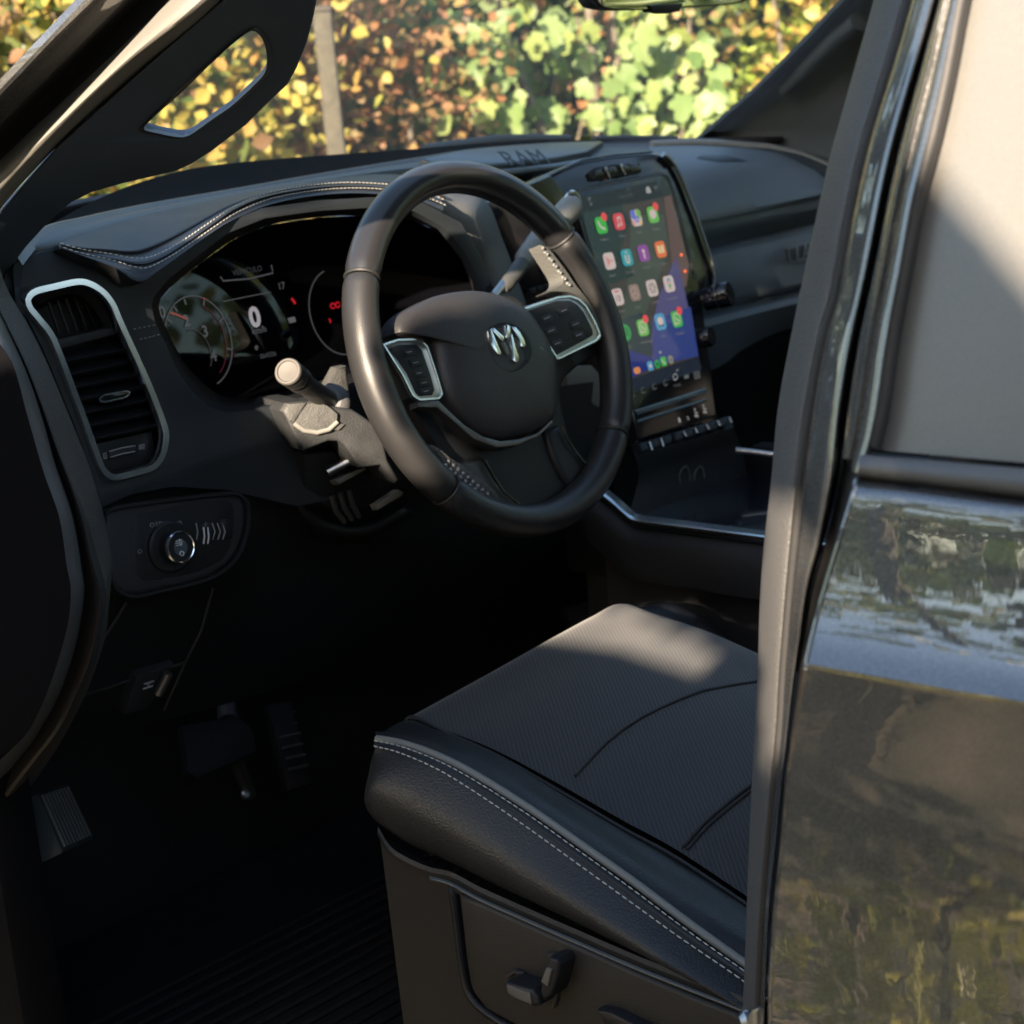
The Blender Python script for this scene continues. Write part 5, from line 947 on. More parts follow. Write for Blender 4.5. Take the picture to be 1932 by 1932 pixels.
# ================================================================== B PILLAR AND REAR DOOR
def tx(v): return .045*max(0, (900-v))/900               # the side leans in above the belt line
def B(pts, x): return [X(u, v, x+tx(v)) for u, v in pts]
b0 = [(1664, -60), (1649, 0), (1627, 79), (1584, 231), (1558, 331), (1518, 513), (1492, 639), (1468, 771), (1455, 913), (1445, 996), (1435, 1118), (1429, 1290), (1420, 1458), (1412, 1640), (1404, 1855), (1400, 1940), (1396, 2020)]
b1 = [(1730, -60), (1716, 0), (1683, 116), (1637, 265), (1600, 430), (1577, 562), (1554, 639), (1524, 804), (1508, 937), (1495, 1069), (1485, 1185), (1478, 1277), (1472, 1386), (1458, 1525), (1442, 1723), (1432, 1921), (1428, 2000)]
def mixp(a, b, t):
    A_ = resample([Vector((u, v, 0)) for u, v in a], 40); B_ = resample([Vector((u, v, 0)) for u, v in b], 40); return [((p*(1-t)+q*t).x, (p*(1-t)+q*t).y) for p, q in zip(A_, B_)]
pil = empty('middle_pillar', (0, 0, 0), truck)
trim_rows = [B(mixp(b0, b1, 0), .18), B(mixp(b0, b1, -.01), .135), B(mixp(b0, b1, .04), .118), B(mixp(b0, b1, .30), .100), B(mixp(b0, b1, .62), .088), B(mixp(b0, b1, .84), .086), B(mixp(b0, b1, 1.0), .095)]
loft('pillar_trim', trim_rows, mat('middle_trim', (.088, .087, .086), .55, bump=520, bstr=.55, var=.08, btype='voronoi'), pil, 100, cross=3)
g_l = [(1779, -60), (1766, 0), (1733, 116), (1683, 298), (1643, 496), (1612, 639), (1590, 771), (1577, 897), (1556, 1000), (1533, 1080), (1522, 1120), (1515, 1180), (1498, 1290), (1480, 1440), (1464, 1600), (1452, 1723), (1443, 1921), (1440, 2000)]
g_r = [(1832, -60), (1814, 0), (1786, 149), (1756, 281), (1733, 364), (1706, 513), (1683, 638), (1664, 771), (1645, 850), (1617, 915), (1581, 1045), (1554, 1135), (1531, 1224), (1521, 1277), (1491, 1458), (1478, 1607), (1465, 1723), (1457, 1932), (1455, 2010)]
m_ = lambda t: mixp(b1, g_l, t)
jr = [B(m_(-.02), .098), B(m_(.06), .080), B(m_(.16), .071), B(m_(.40), .066), B(m_(.62), .062), B(m_(.84), .060), B(m_(.95), .064), B(m_(1.0), .076)]
loft('door_jamb', jr, MT['paint'], pil, 120, cross=3)
n_ = lambda t: mixp(g_l, g_r, t)
loft('jamb_channel', [B(n_(0), .075), B(n_(.05), .084), B(n_(.11), .072)], MT['rubber'], pil, 100, cross=2)
tube('jamb_seal', B(m_(.02), .084), .003, MT['rubber'], pil, 8)
lathe('jamb_bolt', [(.007, 0), (.007, .003), (.004, .006)], X(1412, 1926, .09), (-.8, .5, 0), MT['satin'], pil, 12)
stk = slab('door_striker', [X(u, v, .07) for u, v in ((1404, 1920), (1414, 1904), (1432, 1898), (1434, 1990), (1404, 1990))], (-1, .4, 0), .02, MT['satin'], pil, .004)
# rear door: frame, window, belt moulding, skin
rdoor = empty('rear_door', (0, 0, 0), truck)
up_g = [(u, v) for u, v in n_(.22)]; 
fr = [B(n_(.10), .072), B(n_(.15), .052), B(n_(.34), .043), B(n_(.50), .045), B(n_(.60), .038), B(n_(.84), .035), B(n_(.96), .044), B(n_(1.0), .055)]
cut = lambda row, z: [p for p in row if p.z > z]
loft('window_frame', [cut(resample(r, 120), 1.495) for r in fr], MT['paint'], rdoor, 80, cross=3)
fs_ = mixp(g_l, g_r, .86)
tube('frame_seal', cut(B(n_(.985), .040), 1.50), .0045, MT['rubber'], rdoor, 8)
loft('inner_seal', [[p for p in B(n_(.20), .080) if p.z < 1.50], [p for p in B(n_(.45), .068) if p.z < 1.50], [p for p in B(n_(.75), .060) if p.z < 1.50], [p for p in B(n_(.97), .030) if p.z < 1.50]], MT['rubber'], rdoor, 60, cross=3)
wr = [[(1646, 848), (1664, 771), (1683, 638), (1706, 513), (1733, 364), (1756, 281), (1786, 149), (1815, 0), (1830, -70)], [(2300, 905), (2300, 800), (2300, 640), (2300, 513), (2300, 364), (2300, 281), (2300, 149), (2300, 0), (2300, -70)]]
win = loft('door_window', [[X(u, v, .046+tx(v)) for u, v in wr[0]], [X(u, v, .046+tx(v)) for u, v in wr[1]]], MT['dusty'], rdoor, 30, cross=0)
mb = [[(1624, 858), (1700, 864), (1800, 873), (1932, 884), (2300, 915)], [(1620, 866), (1700, 872), (1800, 882), (1932, 893), (2300, 924)], [(1619, 896), (1700, 906), (1800, 918), (1932, 934), (2300, 975)], [(1620, 905), (1700, 914), (1800, 927), (1932, 944), (2300, 985)]]
loft('belt_moulding', [cx(mb[0], .048), cx(mb[0], .026), cx(mb[1], .020), cx([(a[0], (a[1]+b[1])/2) for a, b in zip(mb[1], mb[2])], .017), cx(mb[2], .019), cx(mb[3], .030)], mat('moulding_rubber', (.11, .112, .11), .42, bump=700, bstr=.15), rdoor, 60, cross=3)
abox('moulding_end', X(1612, 905, .03), X(1626, 857, .05), MT['rubber'], rdoor, .002) if False else None
sk = [([(1619, 908), (1700, 917), (1800, 930), (1932, 947), (2300, 990)], .020), ([(1617, 921), (1700, 929), (1800, 942), (1932, 958), (2300, 1000)], .0125),
      ([(1611, 946), (1700, 958), (1800, 972), (1932, 988), (2300, 1032)], .009), ([(1581, 1045), (1690, 1060), (1800, 1076), (1932, 1094), (2300, 1145)], .004),
      ([(1554, 1135), (1670, 1153), (1800, 1172), (1932, 1192), (2300, 1245)], -.002), ([(1536, 1205), (1660, 1226), (1800, 1249), (1932, 1272), (2300, 1332)], -.009), ([(1524, 1259), (1650, 1281), (1790, 1305), (1932, 1329), (2300, 1392)], -.0175)]
sk2 = [([(1523.5, 1262), (1650, 1284), (1790, 1308), (1932, 1332), (2300, 1395)], -.0180), ([(1522, 1268), (1649, 1291), (1790, 1316), (1932, 1341), (2300, 1405)], -.0172),
      ([(1491, 1458), (1640, 1484), (1790, 1511), (1932, 1536), (2300, 1600)], -.0116), ([(1478, 1607), (1640, 1634), (1790, 1660), (1932, 1684), (2300, 1745)], -.0104), ([(1465, 1723), (1640, 1750), (1790, 1774), (1932, 1797), (2300, 1856)], -.0116),
      ([(1457, 1855), (1640, 1882), (1790, 1905), (1932, 1927), (2300, 1984)], -.0147), ([(1456, 1960), (1640, 1987), (1790, 2010), (1932, 2032), (2300, 2090)], -.0178), ([(1450, 2300), (1640, 2330), (1790, 2350), (1932, 2370), (2300, 2430)], -.028)]
loft('door_skin', [cx(p, x) for p, x in sk], MT['paint'], rdoor, 80, cross=6)
loft('door_skin', [cx(p, x) for p, x in sk2], MT['paint'], rdoor, 80, cross=6)
edge = [sk[0]]+sk[1:]+sk2
E0 = [X(p[0][0], p[0][1], x) for p, x in edge]
loft('door_edge', [E0, [p+Vector((.004, .004, 0)) for p in E0], [p+Vector((.045, .002, 0)) for p in E0]], MT['paint'], rdoor, 80)
tube('edge_shine', [p+Vector((.001, .0015, 0)) for p in E0], .0014, MT['paint'], rdoor, 6)
# bulk of the truck side behind the frame edge, so the body closes
abox('rear_quarter', (.03, -1.36, .72), (.08, -.42, 1.44), MT['paint'], rdoor, .02)
# the opened front door, out of the frame to the front
hx, hy = Vector((.02, 1.02, 0)), Vector((-.93, 1.02, 0)).normalized()
od = empty('front_door', (0, 0, 0), truck)
dd = Vector((-.97, -.05, 0)).normalized(); dn = Vector((-dd.y, dd.x, 0))
base = Vector((.02, 1.10, 0))
slab('door_panel', [base+dd*a+Vector((0, 0, z)) for a, z in ((0, .60), (1.0, .60), (1.06, 1.0), (1.04, 1.44), (0, 1.50))], dn, .07, MT['paint'], od, .01)
slab('door_card', [base+dd*a+Vector((0, 0, z))-dn*.072 for a, z in ((.03, .64), (.97, .64), (1.02, 1.0), (1.0, 1.42), (.03, 1.48))], -dn, .03, MT['plastic'], od, .01)
slab('door_window', [base+dd*a+Vector((0, 0, z))-dn*.03 for a, z in ((.06, 1.5), (1.0, 1.45), (.96, 1.88), (.62, 1.90))], dn, .004, MT['sideglass'], od, 0)
tube('window_frame', [base+dd*a+Vector((0, 0, z))-dn*.03 for a, z in ((.02, 1.48), (.60, 1.92), (.98, 1.90), (1.03, 1.44))], .018, MT['paint'], od, 8)

# ================================================================== GROUND AND PLANTS
def ground_mat():
    m = bpy.data.materials.new('dry_grass_ground'); m.use_nodes = True; nt = m.node_tree; b = nt.nodes['Principled BSDF']; b.inputs['Roughness'].default_value = .95
    tc = nt.nodes.new('ShaderNodeTexCoord'); n = nt.nodes.new('ShaderNodeTexNoise'); n.inputs['Scale'].default_value = 2.4; n.inputs['Detail'].default_value = 8
    nt.links.new(tc.outputs['Object'], n.inputs['Vector']); r = nt.nodes.new('ShaderNodeValToRGB'); e = r.color_ramp.elements
    e[0].position = .42; e[1].position = .62; e[0].color = (.055, .058, .034, 1); e[1].color = (.21, .155, .105, 1)
    nt.links.new(n.outputs['Fac'], r.inputs[0]); nt.links.new(r.outputs[0], b.inputs['Base Color']); return m
g = pyd('ground', [(-150, -150, 0), (150, -150, 0), (150, 150, 0), (-150, 150, 0)], [(0, 1, 2, 3)], ground_mat(), None, False); g['kind'] = 'structure'

def leaf_mesh(name, C, L, Wd, nrm, m, parent, fold=.25, up=None, lobes=False):
    """many small folded leaves as one mesh: C centres (N,3), L lengths, nrm facing"""
    N = len(C); C = np.asarray(C); nrm = np.asarray(nrm)/np.linalg.norm(nrm, axis=1)[:, None]
    r = rng.normal(size=(N, 3)); 
    if up is not None: r = r*.6+np.asarray(up)
    t = r-(r*nrm).sum(1)[:, None]*nrm; t /= np.linalg.norm(t, axis=1)[:, None]; s = np.cross(t, nrm)
    L = np.asarray(L)[:, None]; Wd = L*Wd
    a = C-t*L*.5; b = C+t*L*.5; mid = C-t*L*.05
    l = mid-s*Wd*.5+nrm*L*fold*.5; rr = mid+s*Wd*.5+nrm*L*fold*.5
    l2 = C+t*L*.27-s*Wd*.36+nrm*L*fold*.35; r2 = C+t*L*.27+s*Wd*.36+nrm*L*fold*.35
    V = np.stack([a, l, l2, b, r2, rr], 1).reshape(-1, 3); i = np.arange(N)*6
    F = np.concatenate([np.stack([i, i+3, i+2, i+1], 1), np.stack([i, i+5, i+4, i+3], 1)], 0)
    me = bpy.data.meshes.new(name); me.vertices.add(len(V)); me.vertices.foreach_set('co', V.ravel())
    me.loops.add(F.size); me.loops.foreach_set('vertex_index', F.ravel().astype(np.int32)); me.polygons.add(len(F))
    me.polygons.foreach_set('loop_start', np.arange(0, F.size, 4, dtype=np.int32)); me.update(calc_edges=True); me.validate()
    return link(name, me, m, parent, False)
SUNW = -SUN; CAMV = np.array(CAM)
def clumps(lo, hi, n, per, spread, rr):
    """n leaf clumps in a box, per leaves each"""
    c = rng.uniform(lo, hi, size=(n, 3)); P = (c[:, None, :]+rng.normal(size=(n, per, 3))*np.asarray(spread)).reshape(-1, 3); return P
def facing(n, bias, k=1.0): return rng.normal(size=(n, 3))+np.asarray(bias)*k
def in_view(P):
    d = P-CAMV; w = d @ FW; u = 966+FPX*(d @ RT)/w; v = 966-FPX*(d @ UP)/w; return u, v, w
def trunk_tree(name, base, h, r, label, cat_, group=None):
    t = tag(empty(name, base), label, cat_, group); return t
def trunk(parent, path, r, m, name='trunk'):
    return tube(name, resample(path, 14), r, m, parent, 9, taper=lambda t: 1.15-.75*t)
bark = mat('grey_bark', (.16, .13, .10), .9, bump=40, bstr=.9, var=.3, vscale=30)
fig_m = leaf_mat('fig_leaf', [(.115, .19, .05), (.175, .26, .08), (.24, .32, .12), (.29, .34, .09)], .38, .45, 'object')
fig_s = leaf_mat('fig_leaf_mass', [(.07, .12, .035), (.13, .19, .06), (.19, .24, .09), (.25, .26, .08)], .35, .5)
brn_m = leaf_mat('autumn_leaf', [(.22, .10, .045), (.33, .15, .065), (.37, .21, .08), (.27, .20, .07), (.34, .18, .09), (.24, .23, .07)], .35, .55)
yel_m = leaf_mat('yellow_leaf', [(.42, .33, .07), (.48, .38, .09), (.36, .36, .08), (.48, .27, .08)], .4, .5)
lime_m = leaf_mat('lime_needle', [(.28, .38, .05), (.36, .44, .07), (.24, .34, .07)], .4, .5)
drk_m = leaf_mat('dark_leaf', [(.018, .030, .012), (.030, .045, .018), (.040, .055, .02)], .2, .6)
grs_m = leaf_mat('dry_grass', [(.20, .17, .06), (.24, .20, .08), (.16, .18, .05)], .3, .6)

# fig leaf with five lobes, cupped
def fig_leaf_mesh(seed):
    r_ = random.Random(seed); pts = []; lob = [(90, .98, .16), (140, .72, .15), (40, .72, .15), (200, .44, .15), (-20, .44, .15)]
    lob = [(a+r_.uniform(-5, 5), l*(1+r_.uniform(-.12, .1)), w) for a, l, w in lob]
    for k in range(44):                                  # outline: the longest of five rounded fingers in each direction
        t = -90+360*(k+.5)/44; best = .27
        for a, l, w in lob:
            d = math.radians((t-a+180) % 360-180)
            if abs(d) < 1.2: best = max(best, min(l*max(0, math.cos(d))**.35*(1 if abs(d) < .14 else max(0, 1-(abs(d)-.14)*.95)), .9))
        x, y = best*math.cos(math.radians(t)), best*math.sin(math.radians(t)); pts.append((x, y, -.30*y*y*(1 if y > 0 else .3)-.16*x*x+abs(x)*.10))
    vs = [(0, 0, 0)]+pts; n = len(pts); fs = [(0, 1+i, 1+(i+1) % n) for i in range(n)]
    vs += [(0, -.10, 0), (.012, -.45, -.06), (-.012, -.45, -.06)]; fs.append((n+1, n+3, n+2))
    me = bpy.data.meshes.new('leaf'); me.from_pydata(vs, [], fs); me.update(); me.materials.append(fig_m); me.shade_smooth(); return me
LM = [fig_leaf_mesh(s) for s in range(5)]
def put_leaf(parent, p, nrm, size, tip):
    o = bpy.data.objects.new('leaf', random.choice(LM)); COL.objects.link(o); o.parent = parent
    z = Vector(nrm).normalized(); y = Vector(tip); y = (y-z*y.dot(z)).normalized(); x = y.cross(z)
    p = Vector(p)-parent.location
    o.matrix_local = Matrix(((x.x*size, y.x*size, z.x*size, p.x), (x.y*size, y.y*size, z.y*size, p.y), (x.z*size, y.z*size, z.z*size, p.z), (0, 0, 0, 1)))
# where the fig's lit sprays show: (u, v, number, spread in frame units)
def fig(base, sprays, label, dist, nmass, lo, hi, group):
    t = tag(empty('fig_tree', base), label, 'fig tree', group)
    B_ = Vector(base)
    for dx, dy, hh in ((0, 0, 2.2), (.35, .1, 2.6), (-.4, .05, 2.0)):
        trunk(t, [(0, 0, 0), (dx*.3, dy*.3, hh*.4), (dx*.8, dy, hh*.75), (dx*1.4, dy*1.2, hh)], .035, bark)
    for u, v, n, sp in sprays:
        c = np.array(D(u, v, dist*rng.uniform(.96, 1.05)))
        trunk(t, [Vector((c[0]+rng.normal()*.1, c[1]+.35, max(.6, c[2]-.7)))-B_, Vector(c)+Vector((0, .16, -.25))-B_, Vector(c)+Vector((0, .05, 0))-B_], .012, bark, 'branch')
        for k in range(int(n*1.55)):
            p = c+RT*rng.normal()*sp/FPX*dist+UP*rng.normal()*sp/FPX*dist+FW*rng.normal()*.10
            nr = SUNW*.70-FW*.55+np.array((0, 0, .25))+rng.normal(size=3)*.40; tip = rng.normal(size=3)*.50+np.array((0, 0, -1.3))
            put_leaf(t, p, nr, rng.uniform(.050, .105), tip)
    P = clumps(lo, hi, nmass//16, 16, (.16, .16, .16), 0)
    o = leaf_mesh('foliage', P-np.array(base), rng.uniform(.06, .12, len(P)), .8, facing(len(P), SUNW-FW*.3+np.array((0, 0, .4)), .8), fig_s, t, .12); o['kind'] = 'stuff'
    return t
d0 = 7.2
def at_(u, d): p = D(u, 150, d); return (p.x, p.y, 0)
fig(at_(890, d0), [(880, 55, 9, 34), (930, 70, 7, 30), (905, 150, 8, 30), (800, 205, 6, 26), (830, 235, 7, 26), (900, 205, 7, 24), (945, 225, 8, 26), (990, 200, 7, 24), (740, 195, 5, 22), (760, 262, 6, 24), (860, 265, 6, 22), (950, 270, 5, 22), (1000, 120, 5, 26), (985, 30, 6, 30), (1030, 250, 4, 20), (800, 60, 4, 30), (690, 235, 4, 20), (640, 275, 5, 20)], 'fig tree with broad pale green lobed leaves seen through the windshield above the steering wheel', d0, 3600, np.array(at_(890, d0+.5))+np.array((-1.1, -.1, .3)), np.array(at_(890, d0+.5))+np.array((1.2, .7, 2.6)), 'fig trees along the hedge')
fig(at_(1120, d0+.3), [(1085, 70, 8, 24), (1100, 110, 8, 22), (1095, 160, 7, 20), (1140, 245, 9, 22), (1120, 215, 6, 20), (1180, 185, 6, 22), (1290, 195, 8, 24), (1260, 215, 6, 20), (1330, 160, 6, 22), (1230, 150, 4, 20), (1190, 100, 5, 24), (1250, 90, 5, 24), (1310, 80, 4, 22), (1200, 30, 4, 24), (1340, 215, 5, 18), (1200, 250, 4, 16), (1150, 20, 4, 26)], 'fig tree with hanging pale leaf sprays and dark gaps, seen below the rear view mirror', d0+.3, 2800, np.array(at_(1160, d0+.9))+np.array((-1.0, -.1, .3)), np.array(at_(1160, d0+.9))+np.array((1.2, .6, 2.5)), 'fig trees along the hedge')

def bush(name, base, lo, hi, n, m, L, label, cat_, per=14, spread=.11, wd=.75, stems=4, group=None, bias=.9, shape=None):
    t = tag(empty(name, base), label, cat_, group); b = np.array(base)
    lo, hi = np.array(lo), np.array(hi)
    for k in range(stems):
        e = np.array((rng.uniform(lo[0], hi[0]), rng.uniform(lo[1], hi[1]), hi[2]*.8)); trunk(t, [(rng.normal()*.05, rng.normal()*.05, 0), Vector(e*.5), Vector(e)], .022, bark, 'stem')
    P = clumps(lo, hi, n//per, per, (spread,)*3, 0)
    if shape is not None: P = P[shape(P)]
    o = leaf_mesh('foliage', P, rng.uniform(L*.7, L*1.3, len(P)), wd, facing(len(P), SUNW*.8-FW*.3+np.array((0, 0, .3)), bias), m, t, .15); o['kind'] = 'stuff'; return t
# autumn bush between the grab handle and the fig
bush('autumn_bush', at_(700, 6.7), (-.55, -.2, .2), (.42, .3, 2.05), 5200, brn_m, .045, 'russet autumn bush with small curled leaves between the fence post and the fig tree', 'bush', 12, .09)
bush('autumn_bush', at_(1170, 7.9), (-.6, -.2, .3), (.6, .35, 2.4), 1200, brn_m, .045, 'sparse russet shrub in the dark gap behind the hanging fig sprays', 'bush', 10, .10)
bush('yellow_bush', at_(400, 6.2), (-.75, -.5, .1), (.12, .3, 2.6), 6000, yel_m, .052, 'golden yellow bush seen through the grab handle opening of the windshield pillar', 'bush', 14, .12)
bush('green_bush', at_(560, 7.0), (-.3, -.3, .1), (.35, .3, 1.85), 1700, fig_s, .055, 'dark green shrub at the foot of the fence post', 'bush', 12, .10)
bush('green_bush', at_(60, 5.6), (-.8, -.3, .1), (.55, .3, 2.6), 3600, leaf_mat('left_bush_leaf', [(.05, .09, .02), (.09, .13, .035), (.12, .15, .04), (.22, .11, .06)], .3), .065, 'green bush with a few pinkish leaves beyond the painted windshield pillar', 'bush', 12, .12)
bush('conifer', at_(1420, 9.0), (-.55, -.4, .3), (.45, .4, 3.4), 5200, lime_m, .085, 'bright lime green feathery conifer near the far windshield pillar', 'tree', 20, .10, .28)
bush('yellow_bush', at_(1560, 8.6), (-.45, -.5, .2), (1.2, .4, 3.2), 4800, leaf_mat('amber_leaf', [(.46, .34, .08), (.50, .38, .09), (.42, .26, .08), (.34, .38, .09)], .4), .06, 'amber leaved bush at the upper end of the far windshield pillar', 'bush', 14, .12)
bush('yellow_bush', at_(760, 9.2), (-1.6, -.3, .3), (.9, .5, 2.9), 6000, leaf_mat('olive_leaf', [(.28, .30, .07), (.36, .36, .09), (.20, .28, .07)], .4), .05, 'tall olive yellow shrub behind the russet bush and fence post', 'bush', 14, .13)
# dark wood behind everything
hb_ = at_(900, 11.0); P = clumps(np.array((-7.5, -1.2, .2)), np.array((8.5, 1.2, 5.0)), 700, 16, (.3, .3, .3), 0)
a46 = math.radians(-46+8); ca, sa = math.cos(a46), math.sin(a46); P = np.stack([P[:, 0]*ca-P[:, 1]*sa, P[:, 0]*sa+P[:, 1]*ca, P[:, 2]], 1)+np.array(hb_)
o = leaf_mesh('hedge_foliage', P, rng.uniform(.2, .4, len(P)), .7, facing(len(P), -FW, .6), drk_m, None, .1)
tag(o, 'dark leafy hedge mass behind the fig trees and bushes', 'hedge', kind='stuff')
# fence posts
def post(u, top, d, wpx, label):
    p = D(u, top, d); w = wpx/FPX*d/2; c = Vector((p.x, p.y, p.z/2))
    t = tag(empty('fence_post', (p.x, p.y, 0)), label, 'fence post', 'posts of the garden fence')
    r3 = Vector((RT[0], RT[1], 0)).normalized(); f3 = Vector((-r3.y, r3.x, 0))
    box('post', (0, 0, p.z/2), r3*w, f3*w, (0, 0, p.z/2), mat('shaded_weathered_wood', (.075, .066, .050), .9, bump=60, bstr=.8, var=.25, vscale=25), t, .008)  # wood darkened so its colour carries the shade on the post
    box('post_cap', (0, 0, p.z+.008), r3*w*1.12, f3*w*1.12, (0, 0, .008), mat('post_cap_wood', (.07, .06, .05), .9), t, .004)
    return t
post(608, 22, 5.6, 36, 'weathered grey wooden post standing between the golden bush and the russet bush')
# grass at the foot
P = np.stack([rng.uniform(-1, 8, 9000), rng.uniform(2.6, 7.5, 9000), rng.uniform(.02, .16, 9000)], 1)
o = leaf_mesh('grass', P, rng.uniform(.15, .32, len(P)), .10, facing(len(P), (-.6, -.6, .1)), grs_m, None, .05, up=(0, 0, 2.5)); o['kind'] = 'stuff'

# ---- trees on the near side of the truck: the paint mirrors them, and one added crown shades the cab
def ab(p): return p
SA_ = np.cross(SUN, (0, 0, 1.)); SA_ /= np.linalg.norm(SA_); SB_ = np.cross(SA_, SUN)
def plane_at(P, x0):                                     # follow the sunlight from points P to the plane x = x0
    P = np.asarray(P); t = (x0-P[:, 0])/SUN[0]; return P+SUN*t[:, None]
def poly_in(pts, y, z):
    ins = np.zeros(len(y), bool); n = len(pts)
    for i in range(n):
        (y1, z1), (y2, z2) = pts[i], pts[(i+1) % n]
        c = ((z1 > z) != (z2 > z)) & (y < (y2-y1)*(z-z1)/((z2-z1) if z2 != z1 else 1e-9)+y1); ins ^= c
    return ins
GAPS = [[(.316, 1.474), (.48, 1.503), (.63, 1.535), (.63, 1.568), (.575, 1.60), (.51, 1.665), (.42, 1.735), (.285, 1.735), (.290, 1.705), (.322, 1.665), (.354, 1.640), (.378, 1.60), (.370, 1.55)],  # holes left in the added crown where sun patches must land
        [(.265, 1.70), (.40, 1.745), (.52, 1.785), (.535, 1.86), (.46, 1.85), (.36, 1.79), (.27, 1.745)],
        [(.58, 1.61), (.58, 1.695), (.47, 1.775), (.41, 1.785), (.28, 1.85), (.25, 1.80), (.40, 1.70)],
        [(.275, 1.315), (.18, 1.315), (.09, 1.300), (.075, 1.345), (.15, 1.360), (.205, 1.374), (.272, 1.362)],
        [(-.146, 1.49), (-.146, 1.33), (-.185, 1.34), (-.19, 1.48)],
        [(-.268, 1.648), (-.268, 1.90), (-.9, 1.90), (-.9, 1.10), (-.322, 1.588)],
        [(-.230, 1.262), (-.250, 1.215), (-.246, 1.21)]]
sh_m = leaf_mat('shade_leaf', [(.07, .09, .02), (.10, .12, .03), (.14, .13, .03), (.10, .08, .03)], .30)
TX = -1.75; b0_ = np.array((TX, -.62, 0))
st_ = tag(empty('added_shade_tree', tuple(b0_)), 'unseen tree added beside the open driver door, its crown cut to shape the sun patches', 'tree')  # added out-of-view crown, pierced to let sun through in set patches
for e in ((-.2, -.7, 2.2), (.1, .6, 2.3), (0, 0, 2.6)): trunk(st_, [(0, 0, 0), (e[0]*.2, e[1]*.2, .8), (e[0]*.7, e[1]*.7, 1.3), e], .03, bark) if False else None
n = 34000; q = np.stack([np.full(n, .03), rng.uniform(-1.15, 1.12, n), rng.uniform(.45, 2.35, n)], 1)
bad = np.zeros(n, bool)
for G in GAPS:
    for k in range(12):
        r_ = .020 if k else 0; a_ = k*math.pi/5.5; bad |= poly_in(G, q[:, 1]+r_*math.cos(a_), q[:, 2]+r_*math.sin(a_))
q = q[~bad]; P = q-SUN*((q[:, 0]-(TX+rng.uniform(-.22, .22, len(q))))/SUN[0])[:, None]
o = leaf_mesh('foliage', P-b0_, rng.uniform(.045, .060, len(P)), .9, facing(len(P), -SUN, 1.8), sh_m, st_, .1); o['kind'] = 'stuff'
def up_sun(y, z, x0): p = np.array((.045, y, z)); return Vector(p-SUN*((p[0]-x0)/SUN[0])-b0_)
tube('limb', [up_sun(-.20+.045*1.0, 1.70-.04, TX-.5), up_sun(-.262+.045, 1.655-.040, TX-.5), up_sun(-.322+.045, 1.588-.040, TX-.5), up_sun(-.50+.045, 1.39-.04, TX-.5), up_sun(-.80+.05, 1.06-.04, TX-.5)], .052, bark, st_, 12)  # added unseen limb, placed to cut the shadow edge on the rear window
tube('limb', [up_sun(.36, 1.303, TX+.42), up_sun(.262, 1.301, TX+.42), up_sun(.18, 1.304, TX+.42), up_sun(.06, 1.287, TX+.42), up_sun(-.06, 1.27, TX+.42)], .026, bark, st_, 10)  # added unseen limb, placed to edge the sun patch on the seat
trunk(st_, [(-.3, -.2, 0), (-.32, -.25, .5), (-.2, -.15, 1.0), (-.1, -.3, 1.5)], .04, bark)
for (x, y, h, w, nn, lab) in ((-6.6, 3.6, 5.0, 1.3, 560, 'slender open crowned tree ahead of the open door'), (-9.5, 6.4, 5.4, 2.0, 800, 'taller tree behind the slender open crowned one')):
    t = tag(empty('clearing_tree', (x, y, 0)), lab, 'tree'); trunk(t, [(0, 0, 0), (.1, .05, h*.35), (-.05, .1, h*.6), (0, 0, h*.9)], .09, bark)
    c = rng.normal(size=(nn//14, 3)); c /= np.linalg.norm(c, axis=1)[:, None]; c *= rng.uniform(.3, 1, (len(c), 1))**.5; c = c*np.array((w, w, h*.40))+np.array((0, 0, h*.60))
    P = (c[:, None, :]+rng.normal(size=(len(c), 14, 3))*np.array((.26, .26, .10))).reshape(-1, 3)
    o = leaf_mesh('foliage', P, rng.uniform(.12, .24, len(P)), .75, facing(len(P), (0, 0, .5)), fig_s, t, .12); o['kind'] = 'stuff'
weed_m = leaf_mat('weed_leaf', [(.40, .38, .07), (.48, .42, .10), (.30, .34, .07), (.52, .40, .16)], .5)
for (x, y, hh, ww, nn, lab) in ((-2.45, 1.05, .40, .22, 200, 'low yellow weeds close by the open door edge'), (-2.75, 1.50, .55, .25, 220, 'small clump of yellow weeds on the bare ground'), (-3.0, .95, .45, .25, 200, 'yellow weed clump nearest the added shade tree'), (-3.4, 1.9, .9, .5, 420, 'yellow weeds in front of the open door'), (-4.6, 3.3, 1.2, .7, 700, 'yellow green shrub below the slender tree'), (-5.2, 2.2, .7, .6, 420, 'low weeds left of the slender tree')):
    t = tag(empty('drive_shrub', (x, y, 0)), lab, 'shrub'); P = clumps(np.array((-ww, -ww, .05)), np.array((ww, ww, hh)), nn//12, 12, (.12, .12, .08), 0)
    trunk(t, [(0, 0, 0), (.05, .02, hh*.4), (.1, .0, hh*.8)], .02, bark, 'stem')
    o = leaf_mesh('foliage', P, rng.uniform(.05, .09, len(P)), .8, facing(len(P), SUNW*.3+np.array((.5, -.3, .4)), .8), weed_m, t, .1); o['kind'] = 'stuff'
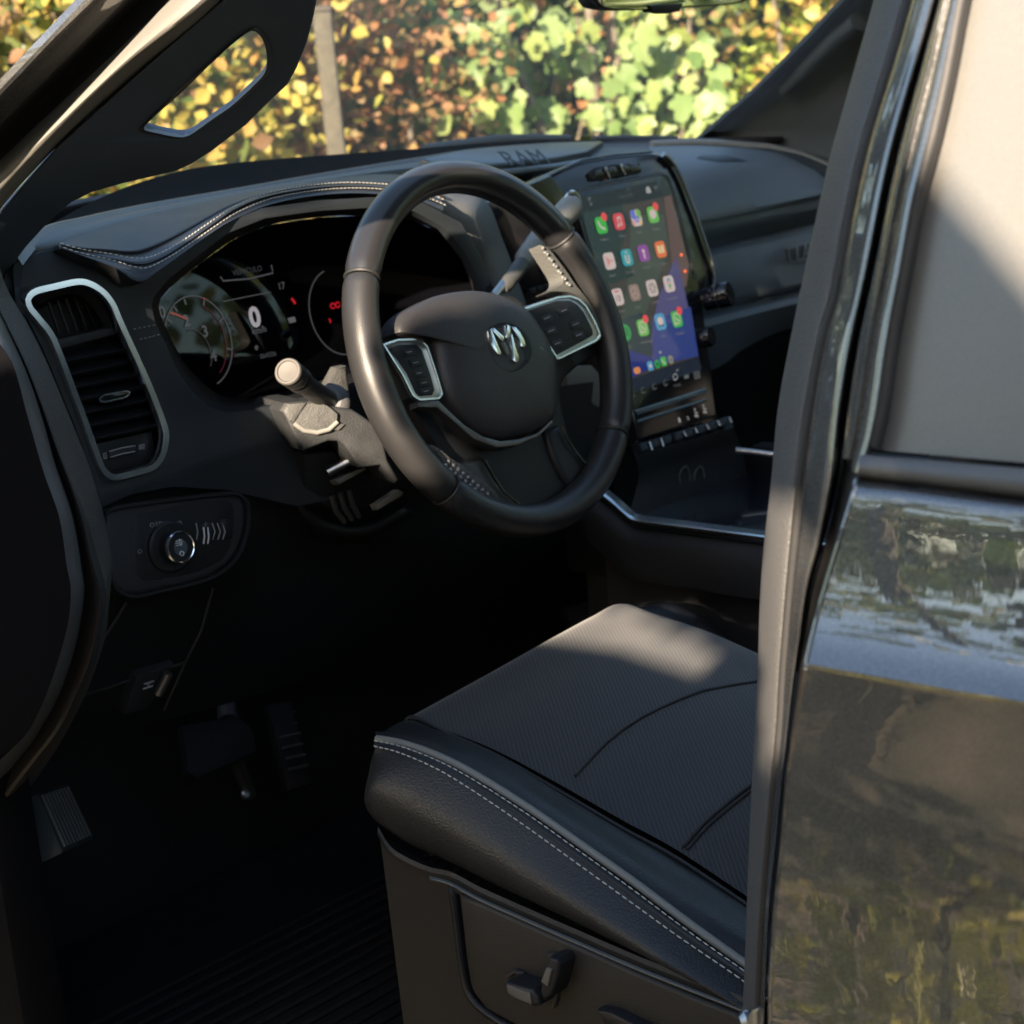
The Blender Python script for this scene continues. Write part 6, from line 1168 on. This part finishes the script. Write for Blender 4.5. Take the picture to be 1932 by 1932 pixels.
for (x, y, h, w, nn, lab) in ((-8.5, -5.5, 4.6, 2.2, 3200, 'broad tree across the clearing behind the camera'), (-14, 2.2, 4.2, 2.4, 3200, 'second broad tree across the clearing'), (-8, -11, 6.0, 2.5, 3000, 'tall tree at the rear of the clearing'), (-15, 8.5, 4.0, 2.6, 2600, 'low wide tree far across the clearing'), (-3, -9.5, 5, 2.2, 2600, 'tree behind the truck tail')):
    t = tag(empty('clearing_tree', (x, y, 0)), lab, 'tree'); trunk(t, [(0, 0, 0), (.1, .05, h*.35), (-.05, .1, h*.6), (0, 0, h*.9)], .14, bark)
    for e in ((w*.5, .2, h*.8), (-w*.5, -.2, h*.75), (.2, w*.5, h*.7)): trunk(t, [(0, 0, h*.35), (e[0]*.5, e[1]*.5, h*.55), e], .06, bark, 'limb')
    c = rng.normal(size=(nn//14, 3)); c /= np.linalg.norm(c, axis=1)[:, None]; c *= rng.uniform(.45, 1, (len(c), 1))**.5; c = c*np.array((w, w, h*.38))+np.array((0, 0, h*.62))
    P = (c[:, None, :]+rng.normal(size=(len(c), 14, 3))*.22).reshape(-1, 3)
    o = leaf_mesh('foliage', P, rng.uniform(.14, .28, len(P)), .75, facing(len(P), (0, 0, .5)), sh_m, t, .12); o['kind'] = 'stuff'

# low weeds and shrubs across the drive: lit from behind, mirrored in the door
for (x, y, hh, ww, nn, lab) in ((-3.9, -2.9, 1.1, .9, 900, 'low yellow green shrub at the edge of the drive'), (-4.6, -4.6, 1.3, 1.1, 1000, 'rounded shrub further along the drive edge'), (-4.2, -1.5, .8, .8, 700, 'small weedy shrub beside the added shade tree'), (-5.4, -6.6, 1.5, 1.2, 900, 'taller shrub at the far end of the drive edge')):
    t = tag(empty('drive_shrub', (x, y, 0)), lab, 'shrub'); P = clumps(np.array((-ww, -ww, .05)), np.array((ww, ww, hh)), nn//12, 12, (.13, .13, .12), 0)
    trunk(t, [(0, 0, 0), (.05, .02, hh*.4), (.1, .0, hh*.8)], .02, bark, 'stem')
    o = leaf_mesh('foliage', P, rng.uniform(.07, .13, len(P)), .8, facing(len(P), (0, 0, .4)), yel_m if nn != 1000 else fig_s, t, .1); o['kind'] = 'stuff'
for (x, y, hh, ww, nn, lab) in ((7.0, -3.5, 3.4, 1.8, 2400, 'sunlit tree beyond the passenger side'), (6.5, -.2, 3.0, 1.6, 2200, 'second sunlit tree beyond the passenger side'), (8.0, -7.0, 3.8, 2.0, 2200, 'third sunlit tree beyond the passenger side')):
    t = tag(empty('far_side_tree', (x, y, 0)), lab, 'tree'); trunk(t, [(0, 0, 0), (.1, .05, hh*.35), (-.05, .1, hh*.7)], .1, bark)
    P = clumps(np.array((-ww, -ww, .5)), np.array((ww, ww, hh)), nn//14, 14, (.22, .22, .2), 0)
    o = leaf_mesh('foliage', P, rng.uniform(.12, .22, len(P)), .8, facing(len(P), SUNW, .8), fig_s, t, .1); o['kind'] = 'stuff'

# no more than thing > part > sub-part: a third-level piece that has pieces of its own becomes a part of the truck
for o in list(bpy.data.objects):
    d = 0; p = o
    while p.parent: p = p.parent; d += 1
    if d == 2 and p == truck and o.children: o.parent = truck
for o in list(bpy.data.objects):
    d = 0; p = o
    while p.parent: p = p.parent; d += 1
    if d > 2: print('DEEP', o.name)
